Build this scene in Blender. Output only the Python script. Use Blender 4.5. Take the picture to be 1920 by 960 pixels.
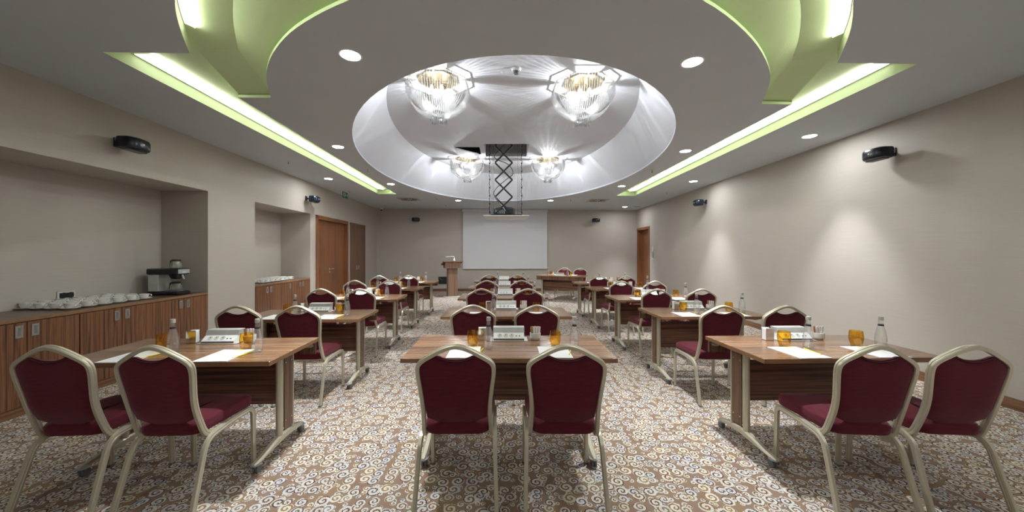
import bpy, bmesh, math, random
from mathutils import Vector, Matrix
from mathutils.geometry import tessellate_polygon

for o in list(bpy.data.objects):
    bpy.data.objects.remove(o, do_unlink=True)
SC = bpy.context.scene
COL = SC.collection
PI = math.pi
rnd = random.Random(7)

# ------------------------------------------------------------------ camera, world, exposure
EXPOSURE = 0.80
CHAND_W, DOWN_W, LED_E, LED_SIDE = 34.0, 205.0, 1.35, 30.0
cam = bpy.data.cameras.new('camera')
cam.sensor_width = 36.0
cam.lens = 660.0 / 1920.0 * 36.0
cam.shift_x = 15.0 / 1920.0
cam.shift_y = -7.0 / 1920.0
cam.clip_start = 0.05
co = bpy.data.objects.new('camera', cam)
COL.objects.link(co)
co.location = (0, 0, 1.425)
co.rotation_euler = (PI / 2, 0, 0)
SC.camera = co
w = bpy.data.worlds.new('world')
SC.world = w
w.use_nodes = True
w.node_tree.nodes['Background'].inputs[0].default_value = (1.0, 0.97, 0.92, 1)
w.node_tree.nodes['Background'].inputs[1].default_value = 0.05
vs = SC.view_settings
vs.view_transform = 'Standard'
vs.look = 'None'
vs.exposure = EXPOSURE
vs.gamma = 1.0
vs.use_curve_mapping = False


# ------------------------------------------------------------------ node helpers
class NT:
    def __init__(s, name):
        s.m = bpy.data.materials.new(name)
        s.m.use_nodes = True
        s.t = s.m.node_tree
        s.bsdf = s.t.nodes['Principled BSDF']
        s.out = s.t.nodes['Material Output']

    def n(s, typ, ins=None, **kw):
        nd = s.t.nodes.new(typ)
        for k, v in kw.items():
            setattr(nd, k, v)
        for k, v in (ins or {}).items():
            s.put(nd.inputs[k], v)
        return nd

    def put(s, sock, v):
        if isinstance(v, bpy.types.NodeSocket):
            s.t.links.new(v, sock)
        elif isinstance(v, bpy.types.Node):
            s.t.links.new(v.outputs[0], sock)
        else:
            sock.default_value = v

    def math(s, op, a, b=0.0, c=0.0):
        return s.n('ShaderNodeMath', {0: a, 1: b, 2: c}, operation=op).outputs[0]

    def mix(s, f, a, b):
        nd = s.n('ShaderNodeMix', data_type='RGBA')
        s.put(nd.inputs[0], f)
        s.put(nd.inputs[6], a)
        s.put(nd.inputs[7], b)
        return nd.outputs[2]

    def ramp(s, f, stops):
        nd = s.n('ShaderNodeValToRGB', {0: f})
        e = nd.color_ramp.elements
        while len(e) < len(stops):
            e.new(0.5)
        for el, (p, c) in zip(e, stops):
            el.position = p
            el.color = (*c, 1) if len(c) == 3 else c
        return nd.outputs[0]

    def P(s, **kw):
        names = {'color': 'Base Color', 'rough': 'Roughness', 'metal': 'Metallic', 'ior': 'IOR', 'spec': 'Specular IOR Level',
                 'trans': 'Transmission Weight', 'sheen': 'Sheen Weight', 'normal': 'Normal', 'coat': 'Coat Weight',
                 'coatr': 'Coat Roughness', 'emit': 'Emission Color', 'es': 'Emission Strength', 'alpha': 'Alpha'}
        for k, v in kw.items():
            s.put(s.bsdf.inputs[names[k]], v)
        return s.m


def C4(c):
    return (c[0], c[1], c[2], 1.0)


def plain(name, c, rough=0.5, metal=0.0, var=0.06, scale=8.0, **kw):
    """painted or moulded surface with a little procedural variation"""
    N = NT(name)
    tc = N.n('ShaderNodeTexCoord')
    no = N.n('ShaderNodeTexNoise', {'Vector': tc.outputs['Object'], 'Scale': scale, 'Detail': 3.0})
    a = tuple(x * (1 - var) for x in c)
    b = tuple(min(1, x * (1 + var)) for x in c)
    col = N.ramp(no.outputs['Fac'], [(0.3, a), (0.7, b)])
    return N.P(color=col, rough=rough, metal=metal, **kw)


def wood(name, axis, light, mid, dark, scale=1.0, rough=0.35, coat=0.0):
    """striped walnut / zebrano veneer, grain along the given axis"""
    N = NT(name)
    tc = N.n('ShaderNodeTexCoord')
    long_, cross = 0.26 * scale, 13.0 * scale
    sc = [cross, cross, cross]
    sc[axis] = long_

    def noise(k, off, dist, det=3.0):
        mp = N.n('ShaderNodeMapping', {'Vector': tc.outputs['Object'], 'Scale': tuple(x * k for x in sc), 'Location': off})
        return N.n('ShaderNodeTexNoise', {'Vector': mp, 'Scale': 1.0, 'Detail': det, 'Roughness': 0.55, 'Distortion': dist}).outputs['Fac']
    broad = noise(0.8, (0, 0, 0), 0.3)
    fine = noise(3.6, (3.1, 1.7, 5.3), 0.15, 4.0)
    thin = noise(1.9, (8.1, 4.4, 2.2), 0.25, 2.0)
    f = N.math('ADD', N.math('MULTIPLY', broad, 0.42), N.math('MULTIPLY', fine, 0.58))
    f = N.math('MULTIPLY_ADD', N.math('SUBTRACT', f, 0.5), 1.4, 0.5)
    col = N.ramp(f, [(0.38, dark), (0.45, mid), (0.53, light), (0.60, mid), (0.68, dark)])
    line = N.ramp(thin, [(0.46, (0, 0, 0)), (0.495, (1, 1, 1)), (0.515, (1, 1, 1)), (0.55, (0, 0, 0))])
    col = N.mix(N.math('MULTIPLY', line, 0.4), col, C4(dark))
    return N.P(color=col, rough=rough, coat=coat, coatr=0.22)


def emitter(name, c, s):
    N = NT(name)
    return N.P(color=C4((0.9, 0.9, 0.9)), emit=C4(c), es=s)


def make_carpet():
    N = NT('swirl_carpet')
    tc = N.n('ShaderNodeTexCoord')
    jit = N.n('ShaderNodeTexNoise', {'Vector': tc.outputs['Object'], 'Scale': 120.0, 'Detail': 1.0})
    jv = N.n('ShaderNodeVectorMath', {0: jit.outputs['Color'], 1: (0.5, 0.5, 0.5)}, operation='SUBTRACT')
    js = N.n('ShaderNodeVectorMath', {0: jv, 'Scale': 0.010}, operation='SCALE')
    pos = N.n('ShaderNodeVectorMath', {0: tc.outputs['Object'], 1: js.outputs[0]}, operation='ADD')

    def layer(scale, off, turns, rmin, rvar):
        mp = N.n('ShaderNodeMapping', {'Vector': pos, 'Scale': (scale, scale, 0.0), 'Location': off})
        vo = N.n('ShaderNodeTexVoronoi', {'Vector': mp, 'Scale': 1.0, 'Randomness': 0.72}, voronoi_dimensions='2D')
        d = N.n('ShaderNodeVectorMath', {0: mp, 1: vo.outputs['Position']}, operation='SUBTRACT')
        sx = N.n('ShaderNodeSeparateXYZ', {0: d})
        cr = N.n('ShaderNodeSeparateColor', {0: vo.outputs['Color']})
        r = N.math('SQRT', N.math('ADD', N.math('MULTIPLY', sx.outputs[0], sx.outputs[0]), N.math('MULTIPLY', sx.outputs[1], sx.outputs[1])))
        th = N.math('DIVIDE', N.math('ARCTAN2', sx.outputs[1], sx.outputs[0]), 2 * PI)
        sg = N.math('SUBTRACT', N.math('MULTIPLY', N.math('GREATER_THAN', cr.outputs[2], 0.35), 2.0), 1.0)
        R = N.math('ADD', N.math('MULTIPLY', cr.outputs[0], rvar), rmin)
        q = N.math('DIVIDE', r, R)
        ph = N.math('FRACT', N.math('ADD', N.math('ADD', N.math('MULTIPLY', q, turns), N.math('MULTIPLY', th, sg)), N.math('MULTIPLY', cr.outputs[1], 3.7)))
        inside = N.math('LESS_THAN', q, 1.0)
        cream = N.math('MULTIPLY', inside, N.math('LESS_THAN', ph, 0.56))
        acc = N.math('MULTIPLY', N.math('MULTIPLY', inside, N.math('LESS_THAN', ph, 0.80)), N.math('GREATER_THAN', ph, 0.56))
        och = N.math('MULTIPLY', N.math('MULTIPLY', inside, N.math('GREATER_THAN', ph, 0.80)), N.math('GREATER_THAN', cr.outputs[2], 0.45))
        cc = N.ramp(cr.outputs[0], [(0.0, (0.61, 0.565, 0.46)), (0.35, (0.53, 0.56, 0.60)), (0.65, (0.65, 0.61, 0.52)), (1.0, (0.51, 0.51, 0.51))])
        ac = N.ramp(cr.outputs[1], [(0.0, (0.085, 0.040, 0.045)), (0.5, (0.10, 0.06, 0.075)), (0.62, (0.30, 0.18, 0.07)), (1.0, (0.16, 0.06, 0.05))])
        return cream, acc, och, cc, ac

    base_n = N.n('ShaderNodeTexNoise', {'Vector': tc.outputs['Object'], 'Scale': 5.0, 'Detail': 4.0})
    col = N.ramp(base_n.outputs['Fac'], [(0.3, (0.245, 0.158, 0.108)), (0.55, (0.275, 0.190, 0.138)), (0.75, (0.30, 0.182, 0.095))])
    for sc, off, turns, rmin, rvar in ((19.0, (3.3, 7.7, 0), 1.2, 0.27, 0.16), (12.0, (0, 0, 0), 1.55, 0.35, 0.18)):
        cream, acc, och, cc, ac = layer(sc, off, turns, rmin, rvar)
        col = N.mix(och, col, C4((0.33, 0.22, 0.09)))
        col = N.mix(cream, col, cc)
        col = N.mix(acc, col, ac)
    fib = N.n('ShaderNodeTexNoise', {'Vector': tc.outputs['Object'], 'Scale': 400.0, 'Detail': 2.0})
    bump = N.n('ShaderNodeBump', {'Height': fib.outputs['Fac'], 'Strength': 0.35, 'Distance': 0.004})
    return N.P(color=col, rough=0.95, spec=0.1, normal=bump)


def make_wallcover(name, c):
    N = NT(name)
    tc = N.n('ShaderNodeTexCoord')
    mp = N.n('ShaderNodeMapping', {'Vector': tc.outputs['Object'], 'Scale': (3.0, 3.0, 160.0)})
    n1 = N.n('ShaderNodeTexNoise', {'Vector': mp, 'Scale': 1.0, 'Detail': 3.0, 'Roughness': 0.6})
    col = N.ramp(n1.outputs['Fac'], [(0.25, tuple(x * 0.95 for x in c)), (0.75, tuple(x * 1.04 for x in c))])
    bump = N.n('ShaderNodeBump', {'Height': n1.outputs['Fac'], 'Strength': 0.06, 'Distance': 0.002})
    return N.P(color=col, rough=0.55, spec=0.35, normal=bump)


def make_fabric():
    N = NT('burgundy_velour')
    tc = N.n('ShaderNodeTexCoord')
    mp = N.n('ShaderNodeMapping', {'Vector': tc.outputs['Object'], 'Scale': (18.0, 18.0, 90.0)})
    n1 = N.n('ShaderNodeTexNoise', {'Vector': mp, 'Scale': 1.0, 'Detail': 4.0})
    col = N.ramp(n1.outputs['Fac'], [(0.3, (0.080, 0.008, 0.016)), (0.7, (0.110, 0.011, 0.022))])
    m = N.P(color=col, rough=0.85, spec=0.2, sheen=0.30)
    N.bsdf.inputs['Sheen Tint'].default_value = (1.0, 0.55, 0.62, 1)
    N.bsdf.inputs['Sheen Roughness'].default_value = 0.45
    return m


def make_glass(name, c, edge=0.35, gloss=0.03, refl=0.05, haze=0.0):
    """thin glass: tinted see-through body, darker towards grazing edges, Fresnel reflections"""
    N = NT(name)
    lw = N.n('ShaderNodeLayerWeight', {0: 0.4})
    tint = N.mix(N.math('MULTIPLY', N.math('POWER', lw.outputs['Facing'], 2.0), edge), C4(c), C4(tuple(x * 0.35 for x in c)))
    tr = N.n('ShaderNodeBsdfTransparent', {0: tint})
    gl = N.n('ShaderNodeBsdfGlossy', {0: C4((1, 1, 1)), 1: gloss})
    fr = N.math('MULTIPLY_ADD', N.math('POWER', lw.outputs['Facing'], 3.0), 0.45, refl)
    mx = N.n('ShaderNodeMixShader', {0: fr, 1: tr, 2: gl})
    if haze:
        df = N.n('ShaderNodeBsdfTranslucent', {0: C4((0.95, 0.96, 0.97))})
        mx = N.n('ShaderNodeMixShader', {0: haze, 1: mx, 2: df})
    N.t.links.new(mx.outputs[0], N.out.inputs[0])
    return N.m


def make_crystal():
    N = NT('crystal_rod')
    tl = N.n('ShaderNodeBsdfTranslucent', {0: C4((1.0, 0.98, 0.94))})
    lw = N.n('ShaderNodeLayerWeight', {0: 0.5})
    tint = N.mix(N.math('POWER', lw.outputs['Facing'], 1.5), C4((0.84, 0.85, 0.86)), C4((0.30, 0.30, 0.29)))
    tr = N.n('ShaderNodeBsdfTransparent', {0: tint})
    gl = N.n('ShaderNodeBsdfGlossy', {0: C4((0.9, 0.9, 0.9)), 1: 0.22})
    a = N.n('ShaderNodeMixShader', {0: 0.045, 1: tr, 2: tl})
    b = N.n('ShaderNodeMixShader', {0: N.math('MULTIPLY_ADD', lw.outputs['Facing'], 0.12, 0.02), 1: a, 2: gl})
    N.t.links.new(b.outputs[0], N.out.inputs[0])
    return N.m


M = {
    'carpet': make_carpet(),
    'wall': make_wallcover('beige_wallcovering', (0.47, 0.43, 0.385)),
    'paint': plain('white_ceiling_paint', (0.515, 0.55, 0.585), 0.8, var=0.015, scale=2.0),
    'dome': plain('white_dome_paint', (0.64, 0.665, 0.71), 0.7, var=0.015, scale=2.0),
    'cove': plain('pale_green_cove_paint', (0.59, 0.72, 0.41), 0.7, var=0.02, scale=2.0),
    'shaft': plain('grey_shaft_paint', (0.32, 0.32, 0.31), 0.8, var=0.03),
    'top': wood('walnut_tabletop', 0, (0.345, 0.182, 0.090), (0.238, 0.120, 0.058), (0.092, 0.040, 0.022), 1.0, 0.26, 0.35),
    'panel': wood('dark_walnut_panel', 0, (0.250, 0.115, 0.070), (0.155, 0.068, 0.043), (0.058, 0.025, 0.018), 0.8, 0.4),
    'legwood': wood('walnut_leg_panel', 2, (0.22, 0.115, 0.068), (0.15, 0.075, 0.045), (0.07, 0.035, 0.022), 1.2, 0.4),
    'zebra': wood('zebrano_cabinet', 2, (0.250, 0.112, 0.050), (0.155, 0.065, 0.029), (0.058, 0.023, 0.013), 0.95, 0.38),
    'worktop': wood('dark_worktop', 1, (0.155, 0.085, 0.050), (0.115, 0.063, 0.038), (0.075, 0.042, 0.026), 0.7, 0.3),
    'edge': plain('walnut_edge_band', (0.25, 0.13, 0.062), 0.4, var=0.15, scale=6.0),
    'door': wood('reddish_door_veneer', 2, (0.300, 0.126, 0.052), (0.230, 0.090, 0.036), (0.145, 0.054, 0.023), 1.6, 0.4),
    'closet': wood('brown_closet_veneer', 2, (0.215, 0.118, 0.072), (0.165, 0.085, 0.052), (0.105, 0.052, 0.032), 1.6, 0.45),
    'skirt': wood('walnut_skirting', 0, (0.24, 0.12, 0.06), (0.19, 0.09, 0.045), (0.13, 0.06, 0.03), 0.6, 0.4),
    'skirty': wood('walnut_skirting_along', 1, (0.24, 0.12, 0.06), (0.19, 0.09, 0.045), (0.13, 0.06, 0.03), 0.6, 0.4),
    'lectern': wood('lectern_veneer', 2, (0.27, 0.165, 0.105), (0.22, 0.13, 0.08), (0.15, 0.085, 0.052), 1.3, 0.45),
    'champagne': plain('champagne_metal', (0.56, 0.52, 0.405), 0.34, 0.45, var=0.03, scale=3.0),
    'fabric': make_fabric(),
    'piping': plain('dark_burgundy_piping', (0.05, 0.006, 0.012), 0.8, var=0.1),
    'chrome': plain('brushed_nickel', (0.66, 0.65, 0.62), 0.28, 0.9, var=0.03, scale=30.0),
    'alu': plain('brushed_aluminium', (0.62, 0.635, 0.62), 0.38, 0.55, var=0.04, scale=20.0),
    'grey': plain('grey_plastic', (0.36, 0.38, 0.40), 0.45, var=0.04),
    'lgrey': plain('light_grey_plastic', (0.55, 0.56, 0.50), 0.5, var=0.03),
    'black': plain('black_plastic', (0.012, 0.014, 0.020), 0.32, var=0.15),
    'navy': plain('black_speaker_shell', (0.010, 0.014, 0.026), 0.26, var=0.1),
    'blackmetal': plain('black_metal', (0.020, 0.021, 0.024), 0.4, 0.3, var=0.1),
    'rubber': plain('grey_rubber', (0.16, 0.165, 0.17), 0.6, var=0.06),
    'white': plain('white_plastic', (0.80, 0.80, 0.78), 0.4, var=0.015),
    'ceramic': plain('white_porcelain', (0.78, 0.77, 0.73), 0.15, var=0.01, coat=0.5),
    'paper': plain('white_paper', (0.88, 0.88, 0.90), 0.8, var=0.01, scale=3.0),
    'yellow': plain('yellow_pencil_paint', (0.80, 0.70, 0.05), 0.45, var=0.04),
    'graphite': plain('pencil_tip', (0.25, 0.18, 0.10), 0.6, var=0.2),
    'screen': plain('matte_projection_cloth', (0.66, 0.67, 0.70), 0.9, var=0.01, scale=1.0),
    'gold': plain('polished_gold', (0.80, 0.70, 0.48), 0.3, 0.85, var=0.03),
    'crystal': make_crystal(),
    'amber': make_glass('amber_glass', (0.98, 0.83, 0.42), 0.35),
    'clear': make_glass('clear_glass', (0.96, 0.97, 0.97), 0.85, 0.03, 0.10, 0.10),
    'band': plain('black_label_band', (0.02, 0.02, 0.022), 0.5, var=0.1),
    'print': plain('dark_blue_print', (0.04, 0.05, 0.09), 0.6, var=0.1),
    'acrylic': plain('mirror_steel', (0.72, 0.72, 0.70), 0.10, 0.95, var=0.02),
    'sugar': plain('white_sachet', (0.85, 0.84, 0.83), 0.7, var=0.02),
    'brownsugar': plain('brown_sachet', (0.42, 0.24, 0.12), 0.7, var=0.12),
    'pink': plain('pink_print_sachet', (0.75, 0.42, 0.42), 0.7, var=0.05),
    'red': plain('red_plastic', (0.50, 0.02, 0.035), 0.4, var=0.05),
    'redglass': plain('red_bulb', (0.75, 0.10, 0.03), 0.2, var=0.05),
    'vent': plain('vent_grey', (0.40, 0.385, 0.355), 0.6, var=0.05),
    'slot': plain('dark_void', (0.015, 0.014, 0.013), 0.9, var=0.1),
    'green': plain('exit_green', (0.01, 0.17, 0.10), 0.5, var=0.05),
    'pict': plain('exit_white', (0.75, 0.80, 0.77), 0.5, var=0.02),
    'lens': plain('dark_lens', (0.02, 0.02, 0.025), 0.1, var=0.05),
    'lcd': plain('lcd_grey', (0.40, 0.46, 0.42), 0.25, var=0.03),
    'led': emitter('led_diffuser', (1.0, 1.0, 0.93), LED_E),
    'ledside': emitter('led_edge', (1.0, 1.0, 0.90), LED_SIDE),
    'lampdisc': emitter('downlight_diffuser', (0.95, 0.98, 1.0), 150.0),
    'bulb': emitter('warm_bulb', (1.0, 0.90, 0.72), 3.0),
    'soil': plain('dark_liner', (0.05, 0.04, 0.035), 0.8, var=0.1),
}


# ------------------------------------------------------------------ mesh helpers
class MB:
    def __init__(s):
        s.b = bmesh.new()

    def face(s, pts):
        vs_ = [s.b.verts.new(p) for p in pts]
        return s.b.faces.new(vs_)

    def box(s, x0, x1, y0, y1, z0, z1, rot=None, about=None):
        P = [(x, y, z) for z in (z0, z1) for y in (y0, y1) for x in (x0, x1)]
        if rot is not None:
            c = Vector(about) if about is not None else Vector(((x0 + x1) / 2, (y0 + y1) / 2, (z0 + z1) / 2))
            P = [tuple(c + rot @ (Vector(p) - c)) for p in P]
        v = [s.b.verts.new(p) for p in P]
        for f in ((0, 2, 3, 1), (4, 5, 7, 6), (0, 1, 5, 4), (2, 6, 7, 3), (0, 4, 6, 2), (1, 3, 7, 5)):
            s.b.faces.new([v[i] for i in f])
        return s

    def bbox(s, x0, x1, y0, y1, z0, z1, r=0.004):
        """box with chamfered vertical and horizontal edges (loft of inset outlines)"""
        r = min(r, (x1 - x0) / 2.1, (y1 - y0) / 2.1, (z1 - z0) / 2.1)

        def ring(i, z):
            a, b, c, d = x0 + i, x1 - i, y0 + i, y1 - i
            return [(a + r, c, z), (b - r, c, z), (b, c + r, z), (b, d - r, z), (b - r, d, z), (a + r, d, z), (a, d - r, z), (a, c + r, z)]
        s.loft([ring(r, z0), ring(0, z0 + r), ring(0, z1 - r), ring(r, z1)])
        return s

    def loft(s, rings, cap=True, closed=True):
        R = [[s.b.verts.new(p) for p in rg] for rg in rings]
        n = len(R[0])
        for a, b in zip(R, R[1:]):
            for i in range(n if closed else n - 1):
                j = (i + 1) % n
                s.b.faces.new([a[i], a[j], b[j], b[i]])
        if cap:
            s.b.faces.new(list(reversed(R[0])))
            s.b.faces.new(R[-1])
        return s

    def prism(s, poly, z0, z1, holes=()):
        """plan polygon extruded in z"""
        loops = [list(poly)] + [list(h) for h in holes]
        flat = [p for l in loops for p in l]
        tris = tessellate_polygon([[Vector((p[0], p[1], 0)) for p in l] for l in loops])
        bot = [s.b.verts.new((p[0], p[1], z0)) for p in flat]
        top = [s.b.verts.new((p[0], p[1], z1)) for p in flat]
        for t in tris:
            try:
                s.b.faces.new([bot[i] for i in t])
                s.b.faces.new([top[i] for i in reversed(t)])
            except ValueError:
                pass
        k = 0
        for l in loops:
            n = len(l)
            for i in range(n):
                j = (i + 1) % n
                s.b.faces.new([bot[k + i], bot[k + j], top[k + j], top[k + i]])
            k += n
        return s

    def sheet(s, poly, z, holes=()):
        loops = [list(poly)] + [list(h) for h in holes]
        flat = [p for l in loops for p in l]
        tris = tessellate_polygon([[Vector((p[0], p[1], 0)) for p in l] for l in loops])
        v = [s.b.verts.new((p[0], p[1], z)) for p in flat]
        for t in tris:
            try:
                s.b.faces.new([v[i] for i in t])
            except ValueError:
                pass
        return s

    def ribbon(s, line, z0, z1, closed=False):
        a = [s.b.verts.new((p[0], p[1], z0)) for p in line]
        b = [s.b.verts.new((p[0], p[1], z1)) for p in line]
        n = len(line)
        for i in range(n if closed else n - 1):
            j = (i + 1) % n
            s.b.faces.new([a[i], a[j], b[j], b[i]])
        return s

    def strip(s, l0, z0, l1, z1, closed=False):
        a = [s.b.verts.new((p[0], p[1], z0)) for p in l0]
        b = [s.b.verts.new((p[0], p[1], z1)) for p in l1]
        n = len(a)
        for i in range(n if closed else n - 1):
            j = (i + 1) % n
            s.b.faces.new([a[i], a[j], b[j], b[i]])
        return s

    def lathe(s, prof, c=(0, 0, 0), n=20, cap=True):
        rings = []
        for r, z in prof:
            r = max(r, 1e-4)
            rings.append([(c[0] + r * math.cos(2 * PI * i / n), c[1] + r * math.sin(2 * PI * i / n), c[2] + z) for i in range(n)])
        return s.loft(rings, cap)

    def cyl(s, p0, p1, r, n=12, r1=None):
        return s.sweep([p0, p1], [(math.cos(2 * PI * i / n), math.sin(2 * PI * i / n)) for i in range(n)], (r, r1 if r1 is not None else r))

    def sweep(s, path, prof, scale=1.0, n0=None, closed=False):
        """rotation-minimising sweep of a 2-D profile"""
        P = [Vector(p) for p in path]
        m = len(P)
        T = []
        for i in range(m):
            if closed:
                a, b = P[i - 1], P[(i + 1) % m]
            else:
                a, b = P[max(i - 1, 0)], P[min(i + 1, m - 1)]
            T.append((b - a).normalized())
        n = Vector(n0) if n0 is not None else (Vector((1, 0, 0)) if abs(T[0].x) < 0.8 else Vector((0, 1, 0)))
        n = (n - T[0] * n.dot(T[0])).normalized()
        rings = []
        for i in range(m):
            n = (n - T[i] * n.dot(T[i])).normalized()
            b = T[i].cross(n)
            if isinstance(scale, (tuple, list)):
                k = scale[0] + (scale[1] - scale[0]) * i / max(1, m - 1)
            else:
                k = scale
            rings.append([tuple(P[i] + n * (u * k) + b * (v * k)) for u, v in prof])
        if closed:
            rings.append(rings[0])
            return s.loft(rings, cap=False)
        return s.loft(rings)

    def build(s, name, m, parent=None, loc=None, smooth=True, weld=True):
        if weld:
            bmesh.ops.remove_doubles(s.b, verts=s.b.verts, dist=1e-6)
        bmesh.ops.recalc_face_normals(s.b, faces=s.b.faces)
        if smooth:
            for e in s.b.edges:
                try:
                    e.smooth = e.calc_face_angle() < 0.62
                except ValueError:
                    e.smooth = False
            for f in s.b.faces:
                f.smooth = True
        me = bpy.data.meshes.new(name)
        s.b.to_mesh(me)
        s.b.free()
        ms = m if isinstance(m, (list, tuple)) else [m]
        for x in ms:
            me.materials.append(M[x] if isinstance(x, str) else x)
        o = bpy.data.objects.new(name, me)
        COL.objects.link(o)
        if parent:
            o.parent = parent
        if loc:
            o.location = loc
        return o


def catmull(pts, n=6, closed=False):
    P = [Vector(p) for p in pts]
    out = []
    m = len(P)
    for i in range(m if closed else m - 1):
        p0 = P[i - 1] if (i > 0 or closed) else P[i] * 2 - P[i + 1]
        p1, p2 = P[i], P[(i + 1) % m]
        p3 = P[(i + 2) % m] if (i + 2 < m or closed) else P[i + 1] * 2 - P[i]
        for k in range(n):
            t = k / n
            out.append(0.5 * ((2 * p1) + (p2 - p0) * t + (2 * p0 - 5 * p1 + 4 * p2 - p3) * t * t + (3 * p1 - p0 - 3 * p2 + p3) * t ** 3))
    if not closed:
        out.append(P[-1])
    return out


def fillet(pts, radii, n=5):
    P = [Vector(p) for p in pts]
    out = [P[0]]
    for i in range(1, len(P) - 1):
        a, b, c = P[i - 1], P[i], P[i + 1]
        r = radii if not isinstance(radii, (list, tuple)) else radii[i - 1]
        d0 = min(r, (a - b).length * 0.49)
        d1 = min(r, (c - b).length * 0.49)
        s0, s1 = b + (a - b).normalized() * d0, b + (c - b).normalized() * d1
        for k in range(n + 1):
            t = k / n
            out.append(s0 * (1 - t) ** 2 + b * (2 * t * (1 - t)) + s1 * t * t)
    out.append(P[-1])
    return out


def tag(o, label=None, cat=None, group=None, kind=None):
    if label:
        o['label'] = label
    if cat:
        o['category'] = cat
    if group:
        o['group'] = group
    if kind:
        o['kind'] = kind
    return o


def thing(name, label, cat, loc=(0, 0, 0), rz=0.0, group=None):
    o = bpy.data.objects.new(name, None)
    o.empty_display_size = 0.1
    COL.objects.link(o)
    o.location = loc
    o.rotation_euler = (0, 0, rz)
    return tag(o, label, cat, group)


def struct(o, name_label=None, cat=None):
    o['kind'] = 'structure'
    if name_label:
        o['label'] = name_label
        o['category'] = cat or name_label.split()[-1]
    return o


def dup(o, parent=None):
    c = o.copy()
    COL.objects.link(c)
    if parent is not None:
        c.parent = parent
    for ch in o.children:
        dup(ch, c)
    return c


def place(proto, used, loc, rz=0.0, label=None, group=None, sx=1.0):
    """first call moves the prototype itself, later calls copy it with its parts"""
    o = proto if not used else dup(proto)
    used.append(1)
    o.location = loc
    o.rotation_euler = (0, 0, rz)
    o.scale = (sx, 1, 1)
    if label:
        o['label'] = label
    if group:
        o['group'] = group
    return o


CIRC = [(math.cos(2 * PI * i / 10), math.sin(2 * PI * i / 10)) for i in range(10)]
CIRC6 = [(math.cos(2 * PI * i / 6), math.sin(2 * PI * i / 6)) for i in range(6)]

# ------------------------------------------------------------------ room shell
H = 3.0


def XL(y):
    return -4.074 - 0.0397 * y


def XR(y):
    return 4.518 + 0.033 * y


YF = -2.4                                    # wall behind the camera
BL, BR = (-4.58, 12.75), (4.935, 13.16)      # back wall corners


def YB(x):
    return BL[1] + (BR[1] - BL[1]) * (x - BL[0]) / (BR[0] - BL[0])


fl = MB()
fl.prism([(XL(YF) - 0.75, YF), (XR(YF) + 0.2, YF), (BR[0] + 0.3, 13.4), (BL[0] - 0.9, 13.4)], -0.05, 0.0)
floor = struct(fl.build('floor', 'carpet'), 'brown patterned carpet with cream spiral swirls', 'floor')


def lwall(mb, y0, y1, z0, z1, d=0.75):
    mb.prism([(XL(y0), y0), (XL(y1), y1), (XL(y1) - d, y1), (XL(y0) - d, y0)], z0, z1)


ND = 0.65
N1, N2 = (1.895, 5.084), (6.10, 7.98)
D1 = (8.22, 10.08)
CL = (10.23, 11.47)


def lpiece(y0, y1, z0, z1, d0=0.0, d1=0.75):
    mb = MB()
    k = 0.0397
    mb.prism([(XL(y0) - d0, y0 - k * d0), (XL(y1) - d0, y1 - k * d0), (XL(y1) - d1, y1 - k * d1), (XL(y0) - d1, y0 - k * d1)], z0, z1)
    struct(mb.build('wall_left', 'wall', smooth=False), 'beige left wall with two counter niches', 'wall')


for y0, y1 in ((YF, N1[0]), (N1[1], N2[0]), (N2[1], D1[0]), (D1[1], CL[0]), (CL[1], 12.9)):
    lpiece(y0, y1, 0, H)
for (y0, y1), zt, dd in ((N1, 2.31, ND), (N2, 2.30, ND), (D1, 2.305, 0.3), (CL, 2.30, 0.3)):
    lpiece(y0, y1, zt, H)
    lpiece(y0, y1, 0, zt, dd)

D2 = (11.86, 13.06)
wr = MB()


def rwall(mb, y0, y1, z0, z1, d=0.3):
    mb.prism([(XR(y0), y0), (XR(y0) + d, y0), (XR(y1) + d, y1), (XR(y1), y1)], z0, z1)


rwall(wr, YF, D2[0], 0, H)
rwall(wr, D2[0], D2[1], 2.31, H)
rwall(wr, D2[1], 13.3, 0, H)
wr.prism([(XR(D2[0]) + 0.25, D2[0]), (XR(D2[0]) + 0.3, D2[0]), (XR(D2[1]) + 0.3, D2[1]), (XR(D2[1]) + 0.25, D2[1])], 0, 2.32)
struct(wr.build('wall_right', 'wall', smooth=False), 'plain beige right wall with pools of light', 'wall')

wb = MB()
wb.prism([(BL[0] - 0.9, YB(BL[0] - 0.9)), (BR[0] + 0.3, YB(BR[0] + 0.3)), (BR[0] + 0.3, 13.5), (BL[0] - 0.9, 13.5)], 0, H)
struct(wb.build('wall_back', 'wall', smooth=False), 'beige back wall behind the screen', 'wall')
wf = MB()
wf.prism([(XL(YF) - 0.75, YF), (XR(YF) + 0.3, YF), (XR(YF) + 0.3, YF - 0.2), (XL(YF) - 0.75, YF - 0.2)], 0, H)
struct(wf.build('wall_front', 'wall', smooth=False), 'beige wall behind the camera', 'wall')
pl = MB()
pl.prism([(XL(12.4) - 0.02, 12.62), (-4.47, 12.62), (-4.47, 12.80), (XL(12.4) - 0.02, 12.80)], 0, H)
struct(pl.build('trim_1', 'wall', smooth=False), 'narrow pale corner pilaster left of the back wall', 'trim')

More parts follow.
